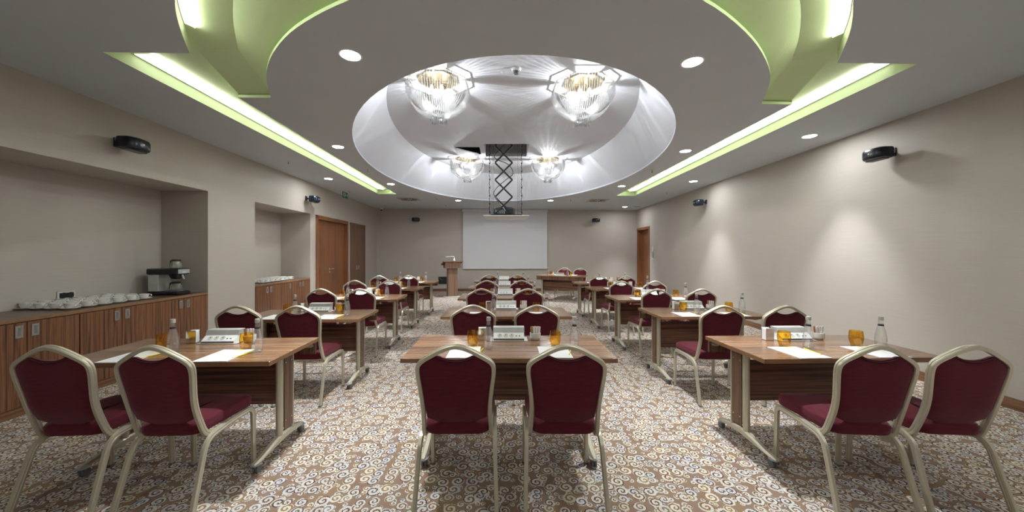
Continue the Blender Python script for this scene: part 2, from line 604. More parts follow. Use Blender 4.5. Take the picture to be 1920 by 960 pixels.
sk = MB()
sk.prism([(-4.46, YB(-4.46) - 0.018), (BR[0] - 0.01, YB(BR[0]) - 0.018), (BR[0] - 0.01, YB(BR[0])), (-4.46, YB(-4.46))], 0, 0.10)
struct(sk.build('baseboard_back', 'skirt', smooth=False), 'walnut baseboard along the back wall', 'baseboard')
sk = MB()
sk.prism([(XR(YF) - 0.018, YF), (XR(YF), YF), (XR(D2[0] - 0.02), D2[0] - 0.02), (XR(D2[0] - 0.02) - 0.018, D2[0] - 0.02)], 0, 0.10)
struct(sk.build('baseboard_right', 'skirty', smooth=False), 'walnut baseboard along the right wall', 'baseboard')
sk = MB()
for a, b in ((N1[1] + 0.005, N2[0] - 0.005), (N2[1] + 0.005, D1[0] - 0.06), (CL[1] + 0.04, 12.61)):
    sk.prism([(XL(a), a), (XL(b), b), (XL(b) + 0.018, b), (XL(a) + 0.018, a)], 0, 0.10)
struct(sk.build('baseboard_left', 'skirty', smooth=False), 'walnut baseboard along the left wall', 'baseboard')

# ------------------------------------------------------------------ ceiling with cove recess and oval dome
def V2(l):
    return [Vector((p[0], p[1], 0)) for p in l]


outer_curve = catmull(V2([(-2.487, 2.787), (-2.355, 2.586), (-2.199, 2.368), (-2.054, 2.198), (-1.80, 1.95), (-1.45, 1.68), (-1.0, 1.43), (-0.5, 1.28),
                          (0.1, 1.22), (0.7, 1.27), (1.2, 1.42), (1.62, 1.67), (1.95, 1.95), (2.181, 2.198), (2.347, 2.370), (2.516, 2.571), (2.773, 2.928)]), 5)
arc = catmull(V2([(-2.375, 3.584), (-2.247, 3.348), (-2.074, 3.075), (-1.815, 2.772), (-1.455, 2.469), (-0.966, 2.198), (-0.45, 2.03), (0.13, 1.97), (0.72, 2.03),
                  (1.237, 2.198), (1.831, 2.599), (2.307, 3.057), (2.56, 3.42), (2.729, 3.736)]), 5)
inner_curve = catmull(V2([(-2.214, 2.932), (-2.060, 2.693), (-1.937, 2.516), (-1.806, 2.351), (-1.62, 2.15), (-1.3, 1.89), (-0.9, 1.69), (-0.4, 1.56), (0.12, 1.52),
                          (0.65, 1.56), (1.1, 1.70), (1.5, 1.93), (1.8, 2.17), (1.974, 2.351), (2.118, 2.510), (2.340, 2.798), (2.530, 3.098)]), 5)
LSo_f, LSo_n = Vector((-3.39, 9.52, 0)), Vector((-3.156, 2.77, 0))
RSo_f, RSo_n = Vector((3.64, 9.807, 0)), Vector((3.458, 2.945, 0))
LSi_f, LSi_n = Vector((-2.913, 9.52, 0)), Vector((-2.71, 3.584, 0))
RSi_f, RSi_n = Vector((3.125, 9.807, 0)), Vector((3.066, 3.75, 0))
outer_line = [LSo_f, LSo_n] + outer_curve + [RSo_n, RSo_f]
inner_line = [RSi_f, RSi_n] + list(reversed(arc)) + [LSi_n, LSi_f]
recess_loop = outer_line + inner_line

DC, DA, DB, DR = (0.09, 6.814), 2.53, 4.01, math.radians(1.5)


def ell(a, b, n=96, e=2.0, c=DC):
    out = []
    for i in range(n):
        t = 2 * PI * i / n
        x, y = a * math.cos(t), b * math.sin(t)
        out.append(Vector((c[0] + x * math.cos(DR) - y * math.sin(DR), c[1] + x * math.sin(DR) + y * math.cos(DR), 0)))
    return out


E1 = ell(DA, DB)
E1b = ell(DA + 0.035, DB + 0.035)
ZT = 1.425 + 2.287
E2 = ell(2.10, 3.49, c=(0.10, 6.81))
room = V2([(XL(YF) - 0.05, YF - 0.05), (XR(YF) + 0.05, YF - 0.05), (BR[0] + 0.2, 13.3), (BL[0] - 0.2, 13.0)])
ce = MB()
ce.sheet(room, H, [recess_loop, E1])
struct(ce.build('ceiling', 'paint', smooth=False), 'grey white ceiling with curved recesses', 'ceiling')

ZG = 3.115
cv = MB()
cv.ribbon(outer_line, H, ZG)
cv.ribbon([LSi_f, LSo_f], H, ZG)
cv.ribbon([RSo_f, RSi_f], H, ZG)
cv.ribbon([LSi_f, LSi_n], H, ZG)
cv.ribbon([RSi_n, RSi_f], H, ZG)
lvl2_in = [LSi_f, LSi_n, Vector((-2.559, 2.942, 0))] + inner_curve + [Vector((2.862, 3.106, 0)), RSi_n, RSi_f]
cv.sheet(outer_line + list(reversed(lvl2_in)), ZG)
gap_out = [LSi_n, Vector((-2.559, 2.942, 0))] + inner_curve + [Vector((2.862, 3.106, 0)), RSi_n]


def off(line, d):
    out = []
    n = len(line)
    for i in range(n):
        t = (line[min(i + 1, n - 1)] - line[max(i - 1, 0)]).normalized()
        out.append(line[i] + Vector((-t.y, t.x, 0)) * d)
    return out


lip = [LSi_n] + arc + [RSi_n]
back_lip = off(lip, 0.016)
back_lip[0] = Vector((LSi_n.x, LSi_n.y + 0.016, 0))
back_lip[-1] = Vector((RSi_n.x, RSi_n.y + 0.016, 0))
cv.ribbon(lip, H, H + 0.026)
cv.strip(lip, H + 0.026, back_lip, H + 0.026)
cv.ribbon(back_lip, H + 0.026, H + 0.038)
# splayed face rising from the lip to the deeper ring, it catches the light of the cove strips
def resample(line, n):
    d = [0.0]
    for p, q in zip(line, line[1:]):
        d.append(d[-1] + (q - p).length)
    out, k = [], 0
    for i in range(n + 1):
        u = d[-1] * i / n
        while k < len(d) - 2 and d[k + 1] < u:
            k += 1
        t = (u - d[k]) / max(1e-9, d[k + 1] - d[k])
        out.append(line[k].lerp(line[k + 1], min(1.0, t)))
    return out


cv.strip(resample(inner_curve, 72), ZG, resample(back_lip[1:-1], 72), H + 0.038)
for e, A_, B_ in ((0, gap_out[1], inner_curve[0]), (-1, gap_out[-2], inner_curve[-1])):
    P_ = back_lip[1] if e == 0 else back_lip[-2]
    v_ = [(back_lip[e].x, back_lip[e].y, H + 0.038), (A_.x, A_.y, ZG), (B_.x, B_.y, ZG), (P_.x, P_.y, H + 0.038)]
    cv.face(v_[:3])
    cv.face([v_[0], v_[2], v_[3]])
    cv.face([(gap_out[e].x, gap_out[e].y, ZG), v_[1], v_[0]])
cv.ribbon([gap_out[0], back_lip[0]], H, ZG)
cv.ribbon([gap_out[-1], back_lip[-1]], H, ZG)
struct(cv.build('trim_2', 'cove', smooth=False), 'pale green stepped ceiling cove recess', 'trim')

SH = (-0.43, 0.535, 7.435, 8.40)             # projector shaft opening
HT = (-1.07, -0.535, 7.66, 8.21)             # access hatch opening


def rect(a):
    return V2([(a[0], a[2]), (a[1], a[2]), (a[1], a[3]), (a[0], a[3])])


dm = MB()
dm.ribbon(E1, H, H + 0.03, True)
dm.strip(E1, H + 0.03, E1b, H + 0.03, True)
dm.strip(E1b, H + 0.03, E2, ZT, True)
dm.sheet(E2, ZT, [rect(SH), rect(HT)])
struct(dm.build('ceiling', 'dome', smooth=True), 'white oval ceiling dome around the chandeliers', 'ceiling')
sh = MB()
sh.ribbon(rect(SH), ZT, ZT + 0.75, True)
sh.sheet(rect(SH), ZT + 0.75)
struct(sh.build('trim_3', 'shaft', smooth=False), 'grey square projector shaft in the dome', 'trim')
sh = MB()
sh.ribbon(rect(HT), ZT, ZT + 0.5, True)
sh.sheet(rect(HT), ZT + 0.5)
struct(sh.build('trim_4', 'slot', smooth=False), 'dark void above the open ceiling hatch', 'trim')
ht = thing('hatch_panel', 'white square ceiling hatch hanging slightly open beside the projector shaft', 'hatch', (HT[0], 7.66, ZT))
hb = MB()
ry = Matrix.Rotation(math.radians(14), 3, 'Y')
hb.box(0.004, 0.53, 0.003, 0.545, -0.022, -0.004, ry, (0, 0, 0))
hb.build('panel', 'dome', ht)
hb = MB()
hb.cyl((0.002, 0.08, -0.004), (0.002, 0.47, -0.004), 0.004, 8)
hb.build('hinge', 'chrome', ht)

# LED strips in the coves
def ledstrip(name, label, line, wdt, side, m='led', z=ZG, h=0.018, inset=0.012):
    a = off(line, side * inset)
    b = off(line, side * (inset + wdt))
    t = thing(name, label, 'cove light', (0, 0, 0), group='glowing cove light strips')
    b2 = off(line, side * (inset + wdt - 0.004))
    prof = {'diffuser': (m, [(a, z - 0.001), (a, z - 0.005), (b2, z - h), (b2, z - 0.001)]),
            'edge_glow': ('ledside', [(b2, z - 0.001), (b2, z - h), (b, z - h), (b, z - 0.001)]),
            'backing': ('white', [(off(line, side * (inset - 0.004)), z - 0.0005), (off(line, side * (inset - 0.004)), z - 0.005), (a, z - 0.005), (a, z - 0.0005)])}
    for nm_, (mt, pr) in prof.items():
        mb = MB()
        mb.loft([[(l[i].x, l[i].y, zz) for l, zz in pr] for i in range(len(line))])
        mb.build(nm_, mt, t, smooth=False)
    return t





def subline(a, b, n=12):
    return [a.lerp(b, i / n) for i in range(n + 1)]


ledstrip('cove_light', 'long straight white light strip in the left ceiling slot', subline(Vector((-3.17, 3.0, 0)), Vector((-3.385, 9.38, 0))), 0.15, -1, inset=0.022)
ledstrip('cove_light', 'long straight white light strip in the right ceiling slot', subline(Vector((3.47, 3.15, 0)), Vector((3.63, 9.66, 0))), 0.15, 1, inset=0.022)
lc = [p for p in outer_curve if p.x < -0.3 and p.y < 2.62]
rc = [p for p in outer_curve if p.x > 0.5 and p.y < 2.75]
ledstrip('cove_light', 'curved white light strip in the left ceiling ring', lc, 0.06, 1, inset=0.006)
ledstrip('cove_light', 'curved white light strip in the right ceiling ring', rc, 0.06, 1, inset=0.006)

# ------------------------------------------------------------------ ceiling fittings
def add_light(name, typ, loc, parent, energy, color, **kw):
    d = bpy.data.lights.new(name, typ)
    d.energy = energy
    d.color = color
    for k, v in kw.items():
        setattr(d, k, v)
    o = bpy.data.objects.new(name, d)
    COL.objects.link(o)
    o.location = loc
    o.parent = parent
    return o


def make_downlight():
    t = thing('downlight', 'x', 'ceiling light', (0, 0, H), group='round recessed downlights')
    mb = MB()
    mb.lathe([(0.074, -0.0005), (0.085, -0.0005), (0.090, -0.004), (0.085, -0.007), (0.075, -0.006), (0.074, -0.0005)], n=28, cap=False)
    mb.build('trim_ring', 'white', t)
    mb = MB()
    mb.lathe([(0.073, -0.001), (0.073, -0.0035)], n=28)
    mb.build('diffuser', 'lampdisc', t)
    add_light('lamp', 'SPOT', (0, 0, -0.012), t, DOWN_W, (0.93, 0.97, 1.0), spot_size=math.radians(63), spot_blend=0.75, shadow_soft_size=0.06)
    return t


dl = make_downlight()
used = []
for x, y, lb in (
    (-1.226, 2.81, 'large round downlight nearest the camera, left of the oval dome'),
    (1.557, 2.91, 'large round downlight nearest the camera, right of the oval dome'),
    (-2.475, 5.25, 'round downlight between the left cove slot and the dome, level with the dome\'s middle'),
    (2.82, 5.47, 'round downlight between the right cove slot and the dome, level with the dome\'s middle'),
    (4.14, 4.77, 'round downlight close to the right wall above the large speaker'),
    (-3.755, 7.53, 'round downlight left of the left cove slot above the second niche'),
    (4.20, 7.81, 'round downlight close to the right wall above the smaller speaker'),
    (-2.61, 8.12, 'round downlight at the far end of the left cove slot'),
    (2.80, 8.38, 'round downlight at the far end of the right cove slot'),
    (-1.395, 10.70, 'small round downlight behind the dome, left of the projector'),
    (1.41, 10.70, 'small round downlight behind the dome, right of the projector'),
    (4.19, 12.20, 'small round downlight in the far right ceiling corner'),
    (-1.4, -0.4, 'added unseen fill downlight behind the camera on the left'),  # from here on: unseen downlights added as ambient fill for the room
    (1.6, -0.4, 'added unseen fill downlight behind the camera on the right'),
    (4.0, 0.2, 'added unseen fill downlight near the right wall beside the camera'),
):
    place(dl, used, (x, y, H), label=lb)


def rod_path(r0, kind):
    """side profile of one bent crystal rod: (radius, z) from the rim to the bottom"""
    if kind:
        return [(0.376, -0.043), (0.395, -0.10), (0.400, -0.19), (0.365, -0.29), (0.285, -0.39), (0.185, -0.455), (0.090, -0.49), (0.070, -0.535), (0.066, -0.565)]
    return [(0.376, -0.043), (0.392, -0.10), (0.395, -0.18), (0.352, -0.27), (0.262, -0.36), (0.155, -0.415), (0.075, -0.432)]


def make_chandelier():
    t = thing('chandelier', 'x', 'chandelier', (0, 0, ZT), group='crystal chandeliers in the oval dome')
    mb = MB()

    def octa(r, z):
        return [(r * math.cos(PI / 8 + k * PI / 4), r * math.sin(PI / 8 + k * PI / 4), z) for k in range(8)]
    mb.loft([octa(0.27, 0.0), octa(0.27, -0.018), octa(0.13, -0.024)])
    mb.build('canopy', 'gold', t)
    mb = MB()
    mb.loft([octa(0.390, -0.034), octa(0.402, -0.034), octa(0.402, -0.042), octa(0.390, -0.042), octa(0.390, -0.034)], cap=False)
    for k in range(4):
        a = PI / 4 * k
        mb.cyl((-0.38 * math.cos(a), -0.38 * math.sin(a), -0.038), (0.38 * math.cos(a), 0.38 * math.sin(a), -0.038), 0.003, 6)
    mb.build('rim_frame', 'gold', t)
    mb = MB()
    mb.lathe([(0.03, -0.02), (0.03, -0.12), (0.06, -0.14), (0.06, -0.16), (0.02, -0.18)], n=12)
    mb.build('lamp_stem', 'gold', t)
    for k in range(6):
        a = PI / 3 * k
        mb = MB()
        cx, cy = 0.13 * math.cos(a), 0.13 * math.sin(a)
        mb.lathe([(0.001, -0.19), (0.018, -0.18), (0.024, -0.16), (0.016, -0.135), (0.010, -0.12), (0.001, -0.118)], (cx, cy, 0), 10)
        mb.build('bulb', 'bulb', t)
    for k in range(8):
        a = PI / 4 * k - PI / 2
        ca, sa = math.cos(a), math.sin(a)
        kind = k % 2 == 0
        for j in range(9):
            u = (j - 4) * 0.0355
            pts = []
            for i, (r, z) in enumerate(rod_path(0, kind)):
                # the parallel rods of a strap close up a little towards the bottom
                w_ = u * (1.0 - 0.34 * min(1, i / 6))
                pts.append((ca * r - sa * w_, sa * r + ca * w_, z))
            pth = catmull(pts, 3)
            mb = MB()
            mb.sweep(pth, [(0.0085 * x, 0.0085 * y) for x, y in CIRC6], n0=(-sa, ca, 0))
            mb.build('glass_rod', 'crystal', t)
    add_light('lamp', 'POINT', (0, 0, -0.20), t, CHAND_W, (0.95, 0.97, 1.0), shadow_soft_size=0.012)
    return t


ch = make_chandelier()
used = []
for x, y, lb in ((-0.87, 4.67, 'large crystal chandelier in the dome, nearer one on the left'), (1.06, 4.75, 'large crystal chandelier in the dome, nearer one on the right'),
                 (-0.90, 8.63, 'crystal chandelier left of the projector lift, beyond the open hatch'), (1.08, 8.67, 'crystal chandelier right of the projector lift')):
    place(ch, used, (x, y, ZT), label=lb)

t = thing('smoke_detector', 'small white round smoke detector on the dome between the nearer chandeliers', 'smoke detector', (0.153, 4.39, ZT))
mb = MB()
mb.lathe([(0.058, 0), (0.058, -0.018), (0.05, -0.028), (0.001, -0.028)], n=20)
mb.build('base', 'white', t)
mb = MB()
mb.lathe([(0.030, -0.028), (0.036, -0.036), (0.036, -0.055), (0.028, -0.064), (0.001, -0.064)], n=20)
mb.build('sensor', 'rubber', t)


def make_sprinkler():
    t = thing('sprinkler', 'x', 'sprinkler', (0, 0, H), group='red bulb fire sprinklers in the ceiling')
    mb = MB()
    mb.lathe([(0.026, 0), (0.026, -0.004), (0.009, -0.007), (0.009, -0.014), (0.001, -0.014)], n=14)
    mb.build('escutcheon', 'chrome', t)
    mb = MB()
    mb.lathe([(0.001, -0.014), (0.006, -0.018), (0.006, -0.040), (0.001, -0.044)], n=10)
    mb.build('glass_bulb', 'redglass', t)
    mb = MB()
    mb.lathe([(0.018, -0.044), (0.018, -0.047)], n=14)
    mb.build('deflector', 'red', t)
    return t


sp = make_sprinkler()
used = []
for px, py, lb in ((541, 302, 'red sprinkler between the left cove slot and the left wall'), (690, 317, 'red sprinkler between the left cove slot and the dome'),
                   (655, 357, 'red sprinkler near the exit sign'), (819, 371, 'red sprinkler beyond the dome, left of the projector'),
                   (1070, 374, 'red sprinkler beyond the dome, right of the projector'), (1250, 360, 'red sprinkler between the right cove slot and the right wall'),
                   (722, 383.5, 'small red sprinkler near the back left corner'), (836, 384, 'small red sprinkler close to the back wall above the left speaker'),
                   (1223, 319, 'sprinkler between the dome and the right cove slot')):
    y = 660 * 1.575 / (473 - py)
    place(sp, used, ((px - 945) * y / 660, y, H), label=lb)


def make_vent():
    t = thing('air_vent', 'x', 'air vent', (0, 0, H), group='square swirl air diffusers')
    mb = MB()
    mb.bbox(-0.30, 0.30, -0.30, 0.30, -0.008, -0.0005, 0.003)
    mb.build('face_plate', 'vent', t)
    mb = MB()
    for k in range(16):
        a = 2 * PI * k / 16
        R_ = Matrix.Rotation(a, 3, 'Z')
        P = [R_ @ Vector(p) for p in ((0.08, -0.008, -0.0095), (0.24, -0.03, -0.0095), (0.25, 0.005, -0.0095), (0.085, 0.008, -0.0095))]
        mb.loft([[tuple(p) for p in P], [(p.x, p.y, -0.0078) for p in P]])
    mb.build('swirl_slots', 'slot', t)
    return t


vt = make_vent()
used = []
place(vt, used, (-2.81, 10.45, H), label='square swirl air vent in the ceiling left of the screen')
place(vt, used, (2.84, 10.70, H), label='square swirl air vent in the ceiling right of the screen')

t = thing('exit_sign', 'green hanging exit sign with white running man under the ceiling', 'exit sign', (-4.13, 9.145, 2.915))
mb = MB()
mb.bbox(-0.008, 0.008, -0.13, 0.13, -0.085, 0.078, 0.002)
mb.build('panel', 'green', t)
mb = MB()
mb.box(-0.014, 0.014, -0.135, 0.135, 0.074, 0.085)
mb.build('housing', 'white', t)
mb = MB()
xx = (0.0083, 0.0098)
mb.box(*xx, -0.115, -0.035, 0.028, 0.048)                        # door
mb.box(*xx, -0.115, -0.098, -0.055, 0.048)
mb.box(*xx, -0.052, -0.035, -0.055, 0.048)
mb.b.verts.ensure_lookup_table()
rot = lambda d: Matrix.Rotation(math.radians(d), 3, 'X')
mb.box(*xx, -0.005, 0.014, 0.030, 0.048)                         # head of the running man
mb.box(*xx, -0.006, 0.016, -0.018, 0.024, rot(15))
mb.box(*xx, -0.022, 0.0, -0.006, 0.004, rot(25))
mb.box(*xx, 0.008, 0.034, 0.0, 0.010, rot(-30))
mb.box(*xx, 0.006, 0.018, -0.055, -0.014, rot(30))
mb.box(*xx, -0.022, -0.010, -0.052, -0.012, rot(-35))
mb.box(*xx, 0.06, 0.10, -0.012, 0.004)                           # arrow
mb.box(*xx, 0.085, 0.120, 0.000, 0.013, rot(-45))
mb.box(*xx, 0.085, 0.120, -0.021, -0.008, rot(45))
mb.build('pictogram', 'pict', t)

t = thing('ceiling_camera', 'small white dome camera in the back left ceiling corner', 'camera', (-4.36, 12.52, H))
mb = MB()
mb.lathe([(0.055, 0), (0.055, -0.035), (0.045, -0.055), (0.001, -0.055)], n=16)
mb.build('housing', 'white', t)
mb = MB()
mb.lathe([(0.038, -0.055), (0.032, -0.075), (0.018, -0.086), (0.001, -0.089)], n=16)
mb.build('dome', 'lens', t)
mb = MB()
mb.box(-0.13, 0.13, -0.02, 0.02, -0.006, -0.0005, Matrix.Rotation(0.25, 3, 'Z'))
o = mb.build('air_slot', 'slot', None, (4.60, 12.15, H))
tag(o, 'short dark air slot in the far right ceiling corner', 'air slot')

# ------------------------------------------------------------------ wall speakers
def make_speaker():
    t = thing('wall_speaker', 'x', 'speaker', (0, 0, 0), group='black pill shaped wall speakers')
    # D-shaped shell: flat back, curved front, softened top and bottom edges
    def outline(i, z):
        pts = [(-0.138 + i, 0.05), (-0.138 + i, 0.0)]
        for k in range(1, 16):
            a = PI - PI * k / 16
            pts.append(((0.138 - i) * math.copysign(abs(math.cos(a)) ** 0.75, math.cos(a)), -(0.105 - i) * math.sin(a) ** 0.85))
        pts += [(0.138 - i, 0.0), (0.138 - i, 0.05)]
        return [(x, y, z) for x, y in pts]
    mb = MB()
    mb.loft([outline(0.025, -0.066), outline(0.006, -0.055), outline(0.0, -0.035), outline(0.0, 0.035), outline(0.008, 0.055), outline(0.03, 0.067)])
    mb.build('shell', 'navy', t)
    mb = MB()
    mb.cyl((0, 0.045, 0), (0, 0.168, 0.02), 0.016, 10)
    mb.bbox(-0.04, 0.04, 0.166, 0.178, -0.03, 0.07, 0.003)
    mb.build('bracket', 'blackmetal', t)
    mb = MB()
    mb.box(-0.008, 0.008, -0.1068, -0.103, -0.008, 0.008)
    mb.build('badge', 'pict', t)
    mb = MB()
    mb.bbox(-0.10, 0.10, -0.05, 0.04, -0.076, -0.0662, 0.004)
    mb.build('underside_plate', 'rubber', t)
    return t


sk_ = make_speaker()
used = []
dw = 0.179
for x, y, rz, lb in ((XL(3.85) + dw, 3.85, PI / 2, 'large looking black speaker on the left wall above the first niche'),
                     (XL(7.8) + dw, 7.8, PI / 2, 'black speaker on the left wall above the second niche'),
                     (XR(4.22) - dw, 4.22, -PI / 2, 'large looking black speaker on the right wall, the nearer one'),
                     (XR(8.35) - dw, 8.35, -PI / 2, 'small looking black speaker on the right wall, the farther one'),
                     (-3.17, YB(-3.17) - dw, 0.0, 'black speaker on the back wall left of the screen'),
                     (3.38, YB(3.38) - dw, 0.0, 'black speaker on the back wall right of the screen')):
    place(sk_, used, (x, y, 2.60), rz + (0.04 if rz > 0 else -0.033 if rz < 0 else 0.04), label=lb)

# ------------------------------------------------------------------ doors, closet, panels on walls
AL = math.atan2(-0.0397, 1.0)


def wall_frame(o, y, right=False):
    """orient a thing so local x runs along the side wall and -y faces the room"""
    o.location = (XR(y) if right else XL(y), y, 0)
    o.rotation_euler = (0, 0, (-PI / 2 - 0.033) if right else (PI / 2 + 0.0397))
    return o


def lever(parent, x, z, sgn, y):
    h = MB()
    h.lathe([(0.026, 0), (0.026, 0.008), (0.001, 0.008)], n=16)
    bmesh.ops.rotate(h.b, verts=h.b.verts, matrix=Matrix.Rotation(PI / 2, 3, 'X'))
    bmesh.ops.translate(h.b, verts=h.b.verts, vec=(x, y, z))
    h.sweep(fillet([(x, y, z), (x, y - 0.055, z), (x + sgn * 0.13, y - 0.055, z)], 0.02), [(0.009 * a, 0.009 * b) for a, b in CIRC])
    o1 = h.build('door_handle', 'chrome', parent)
    h = MB()
    h.lathe([(0.026, 0), (0.026, 0.008), (0.010, 0.009), (0.001, 0.009)], n=16)
    bmesh.ops.rotate(h.b, verts=h.b.verts, matrix=Matrix.Rotation(PI / 2, 3, 'X'))
    bmesh.ops.translate(h.b, verts=h.b.verts, vec=(x, y, z - 0.085))
    h.build('keyhole', 'chrome', parent)
    return o1


t = thing('door_1', 'wide reddish wooden double door in the left wall', 'door')
t['kind'] = 'structure'
wall_frame(t, (D1[0] + D1[1]) / 2)
HWD = (D1[1] - D1[0]) / 2
mb = MB()
for s_ in (-1, 1):
    a, b = sorted((s_ * HWD * 0.999, s_ * (HWD - 0.09)))
    mb.box(a, b, -0.02, 0.20, 0, 2.30)
mb.box(-HWD * 0.999, HWD * 0.999, -0.02, 0.20, 2.215, 2.303)
mb.build('frame', 'door', t, smooth=False)
for s_ in (-1, 1):
    a, b = sorted((s_ * 0.0015, s_ * (HWD - 0.092)))
    mb = MB()
    mb.box(a, b, 0.07, 0.115, 0.005, 2.213)
    lf = mb.build('leaf', 'door', t, smooth=False)
    if s_ < 0:
        lever(lf, -0.06, 1.00, 1, 0.07)

t = thing('closet', 'flush brown two door closet in the left wall beyond the double door', 'closet')
wall_frame(t, (CL[0] + CL[1]) / 2)
HWC = (CL[1] - CL[0]) / 2
mb = MB()
for s_ in (-1, 1):
    a, b = sorted((s_ * HWC * 0.999, s_ * (HWC - 0.05)))
    mb.box(a, b, -0.012, 0.20, 0, 2.295)
mb.box(-HWC * 0.999, HWC * 0.999, -0.012, 0.20, 2.235, 2.298)
mb.build('frame', 'closet', t, smooth=False)
for s_ in (-1, 1):
    a, b = sorted((s_ * 0.002, s_ * (HWC - 0.052)))
    mb = MB()
    mb.box(a, b, 0.0, 0.03, 0.01, 2.232)
    lf = mb.build('door', 'closet', t, smooth=False)
    mb = MB()
    mb.bbox(s_ * 0.075 - 0.022, s_ * 0.075 + 0.022, -0.004, 0.006, 0.90, 1.02, 0.002)
    mb.build('handle', 'chrome', lf)

t = thing('door_2', 'reddish wooden door near the corner of the right wall', 'door')
t['kind'] = 'structure'
wall_frame(t, (D2[0] + D2[1]) / 2, True)
HWE = (D2[1] - D2[0]) / 2
mb = MB()
for s_ in (-1, 1):
    a, b = sorted((s_ * HWE * 0.999, s_ * (HWE - 0.07)))
    mb.box(a, b, -0.02, 0.22, 0, 2.30)
mb.box(-HWE * 0.999, HWE * 0.999, -0.02, 0.22, 2.22, 2.305)
mb.build('frame', 'door', t, smooth=False)
mb = MB()
mb.box(-HWE + 0.072, HWE - 0.072, 0.14, 0.185, 0.005, 2.218)
lf = mb.build('leaf', 'door', t, smooth=False)
lever(lf, 0.42, 1.0, -1, 0.14)

t = thing('remote_control', 'small white remote control in a holder on the right wall', 'remote')
wall_frame(t, 11.58, True)
t.location.z = 1.525
mb = MB()
mb.bbox(-0.028, 0.028, -0.022, -0.001, -0.07, 0.075, 0.005)
mb.build('body', 'white', t)
mb = MB()
mb.bbox(-0.018, 0.018, -0.0245, -0.0215, 0.02, 0.055, 0.001)
mb.build('display', 'lgrey', t)
t = thing('thermostat', 'grey wall thermostat with a display below the white remote', 'thermostat')
wall_frame(t, 11.56, True)
t.location.z = 1.32
mb = MB()
mb.bbox(-0.045, 0.045, -0.024, -0.001, -0.085, 0.085, 0.005)
mb.build('body', 'grey', t)
mb = MB()
mb.bbox(-0.026, 0.026, -0.0275, -0.0235, -0.05, 0.06, 0.001)
mb.build('display', 'lcd', t)
mb = MB()
mb.bbox(-0.042, 0.042, -0.026, -0.002, -0.115, -0.088, 0.002)
mb.build('cover', 'white', t)

t = thing('projection_screen', 'large pale grey projection screen on the back wall', 'screen', (0.05, YB(0.05), 0), 0.043)
mb = MB()
mb.box(-1.55, 1.53, -0.075, -0.070, 0.845, 2.965)
mb.build('cloth', 'screen', t, smooth=False)
mb = MB()
mb.bbox(-1.55, 1.53, -0.086, -0.060, 0.815, 0.845, 0.008)
mb.build('weight_bar', 'white', t)
mb = MB()
mb.bbox(-1.57, 1.55, -0.13, -0.004, 2.90, 2.998, 0.01)
mb.build('roller_case', 'screen', t)

t = thing('wall_panel', 'square black connection panel low on the back wall behind the lectern', 'panel', (-2.2, YB(-2.2), 0.40), 0.043)
mb = MB()
mb.bbox(-0.19, 0.15, -0.03, -0.001, -0.13, 0.13, 0.004)
mb.build('plate', 'black', t)
mb = MB()
mb.box(-0.17, -0.04, -0.033, -0.0295, 0.05, 0.056, Matrix.Rotation(0.7, 3, 'Y'))
mb.build('cable', 'grey', t)

# ------------------------------------------------------------------ niche cabinets
def cab_handle(parent, x, z):
    mb = MB()
    # recessed pull: rectangular frame with a finger slot
    mb.bbox(x - 0.026, x + 0.026, -0.004, 0.001, z - 0.055, z + 0.055, 0.002)
    h = mb.build('handle', 'chrome', parent)
    mb = MB()
    mb.bbox(x - 0.010, x + 0.010, -0.0055, -0.0035, z - 0.036, z + 0.036, 0.001)
    mb.build('finger_slot', 'rubber', h)


def cabinet(y0, y1, splits, handles, label):
    t = thing('base_cabinet', label, 'cabinet', group='walnut base cabinets in the wall niches')
    yc = (y0 + y1) / 2
    wall_frame(t, yc)
    t.location = (XL(yc), yc, 0)
    hw = (y1 - y0) / 2 - 0.001
    mb = MB()
    mb.box(-hw, hw, 0.022, ND - 0.012, 0.08, 0.818)
    mb.build('carcass', 'zebra', t, smooth=False)
    mb = MB()
    mb.box(-hw, hw, 0.012, 0.05, 0, 0.078)
    mb.build('plinth', 'skirt', t, smooth=False)
    for k, (a, b) in enumerate(splits):
        mb = MB()
        mb.bbox(a - yc + 0.002, b - yc - 0.002, 0.001, 0.020, 0.082, 0.812, 0.0015)
        d = mb.build('door', 'zebra', t, smooth=False)
        cab_handle(d, handles[k] - yc, 0.735)


for a, lb in ((1.5, 'walnut cabinet in the first niche nearest the camera, mostly out of frame'), (2.70, 'walnut cabinet at the left edge of the photo under the worktop'),
              (3.50, 'middle walnut cabinet under the rows of cups in the first niche'), (4.295, 'walnut cabinet under the coffee machine')):
    if a == 1.5:
        cabinet(1.9, 2.695, [(1.9, 2.295), (2.295, 2.695)], [2.24, 2.35], lb)
    else:
        b = 5.08 if a > 4.2 else a + 0.795
        m_ = a + 0.4
        cabinet(a, b, [(a, m_), (m_, b)], [m_ - 0.055, m_ + 0.055], lb)
cabinet(6.115, 6.87, [(6.115, 6.495), (6.495, 6.87)], [6.44, 6.55], 'walnut two door cabinet at the near end of the second niche')
cabinet(6.872, 7.23, [(6.872, 7.23)], [7.17], 'narrow one door walnut cabinet in the middle of the second niche')
cabinet(7.232, 7.975, [(7.232, 7.61), (7.61, 7.975)], [7.55, 7.67], 'walnut two door cabinet at the far end of the second niche')

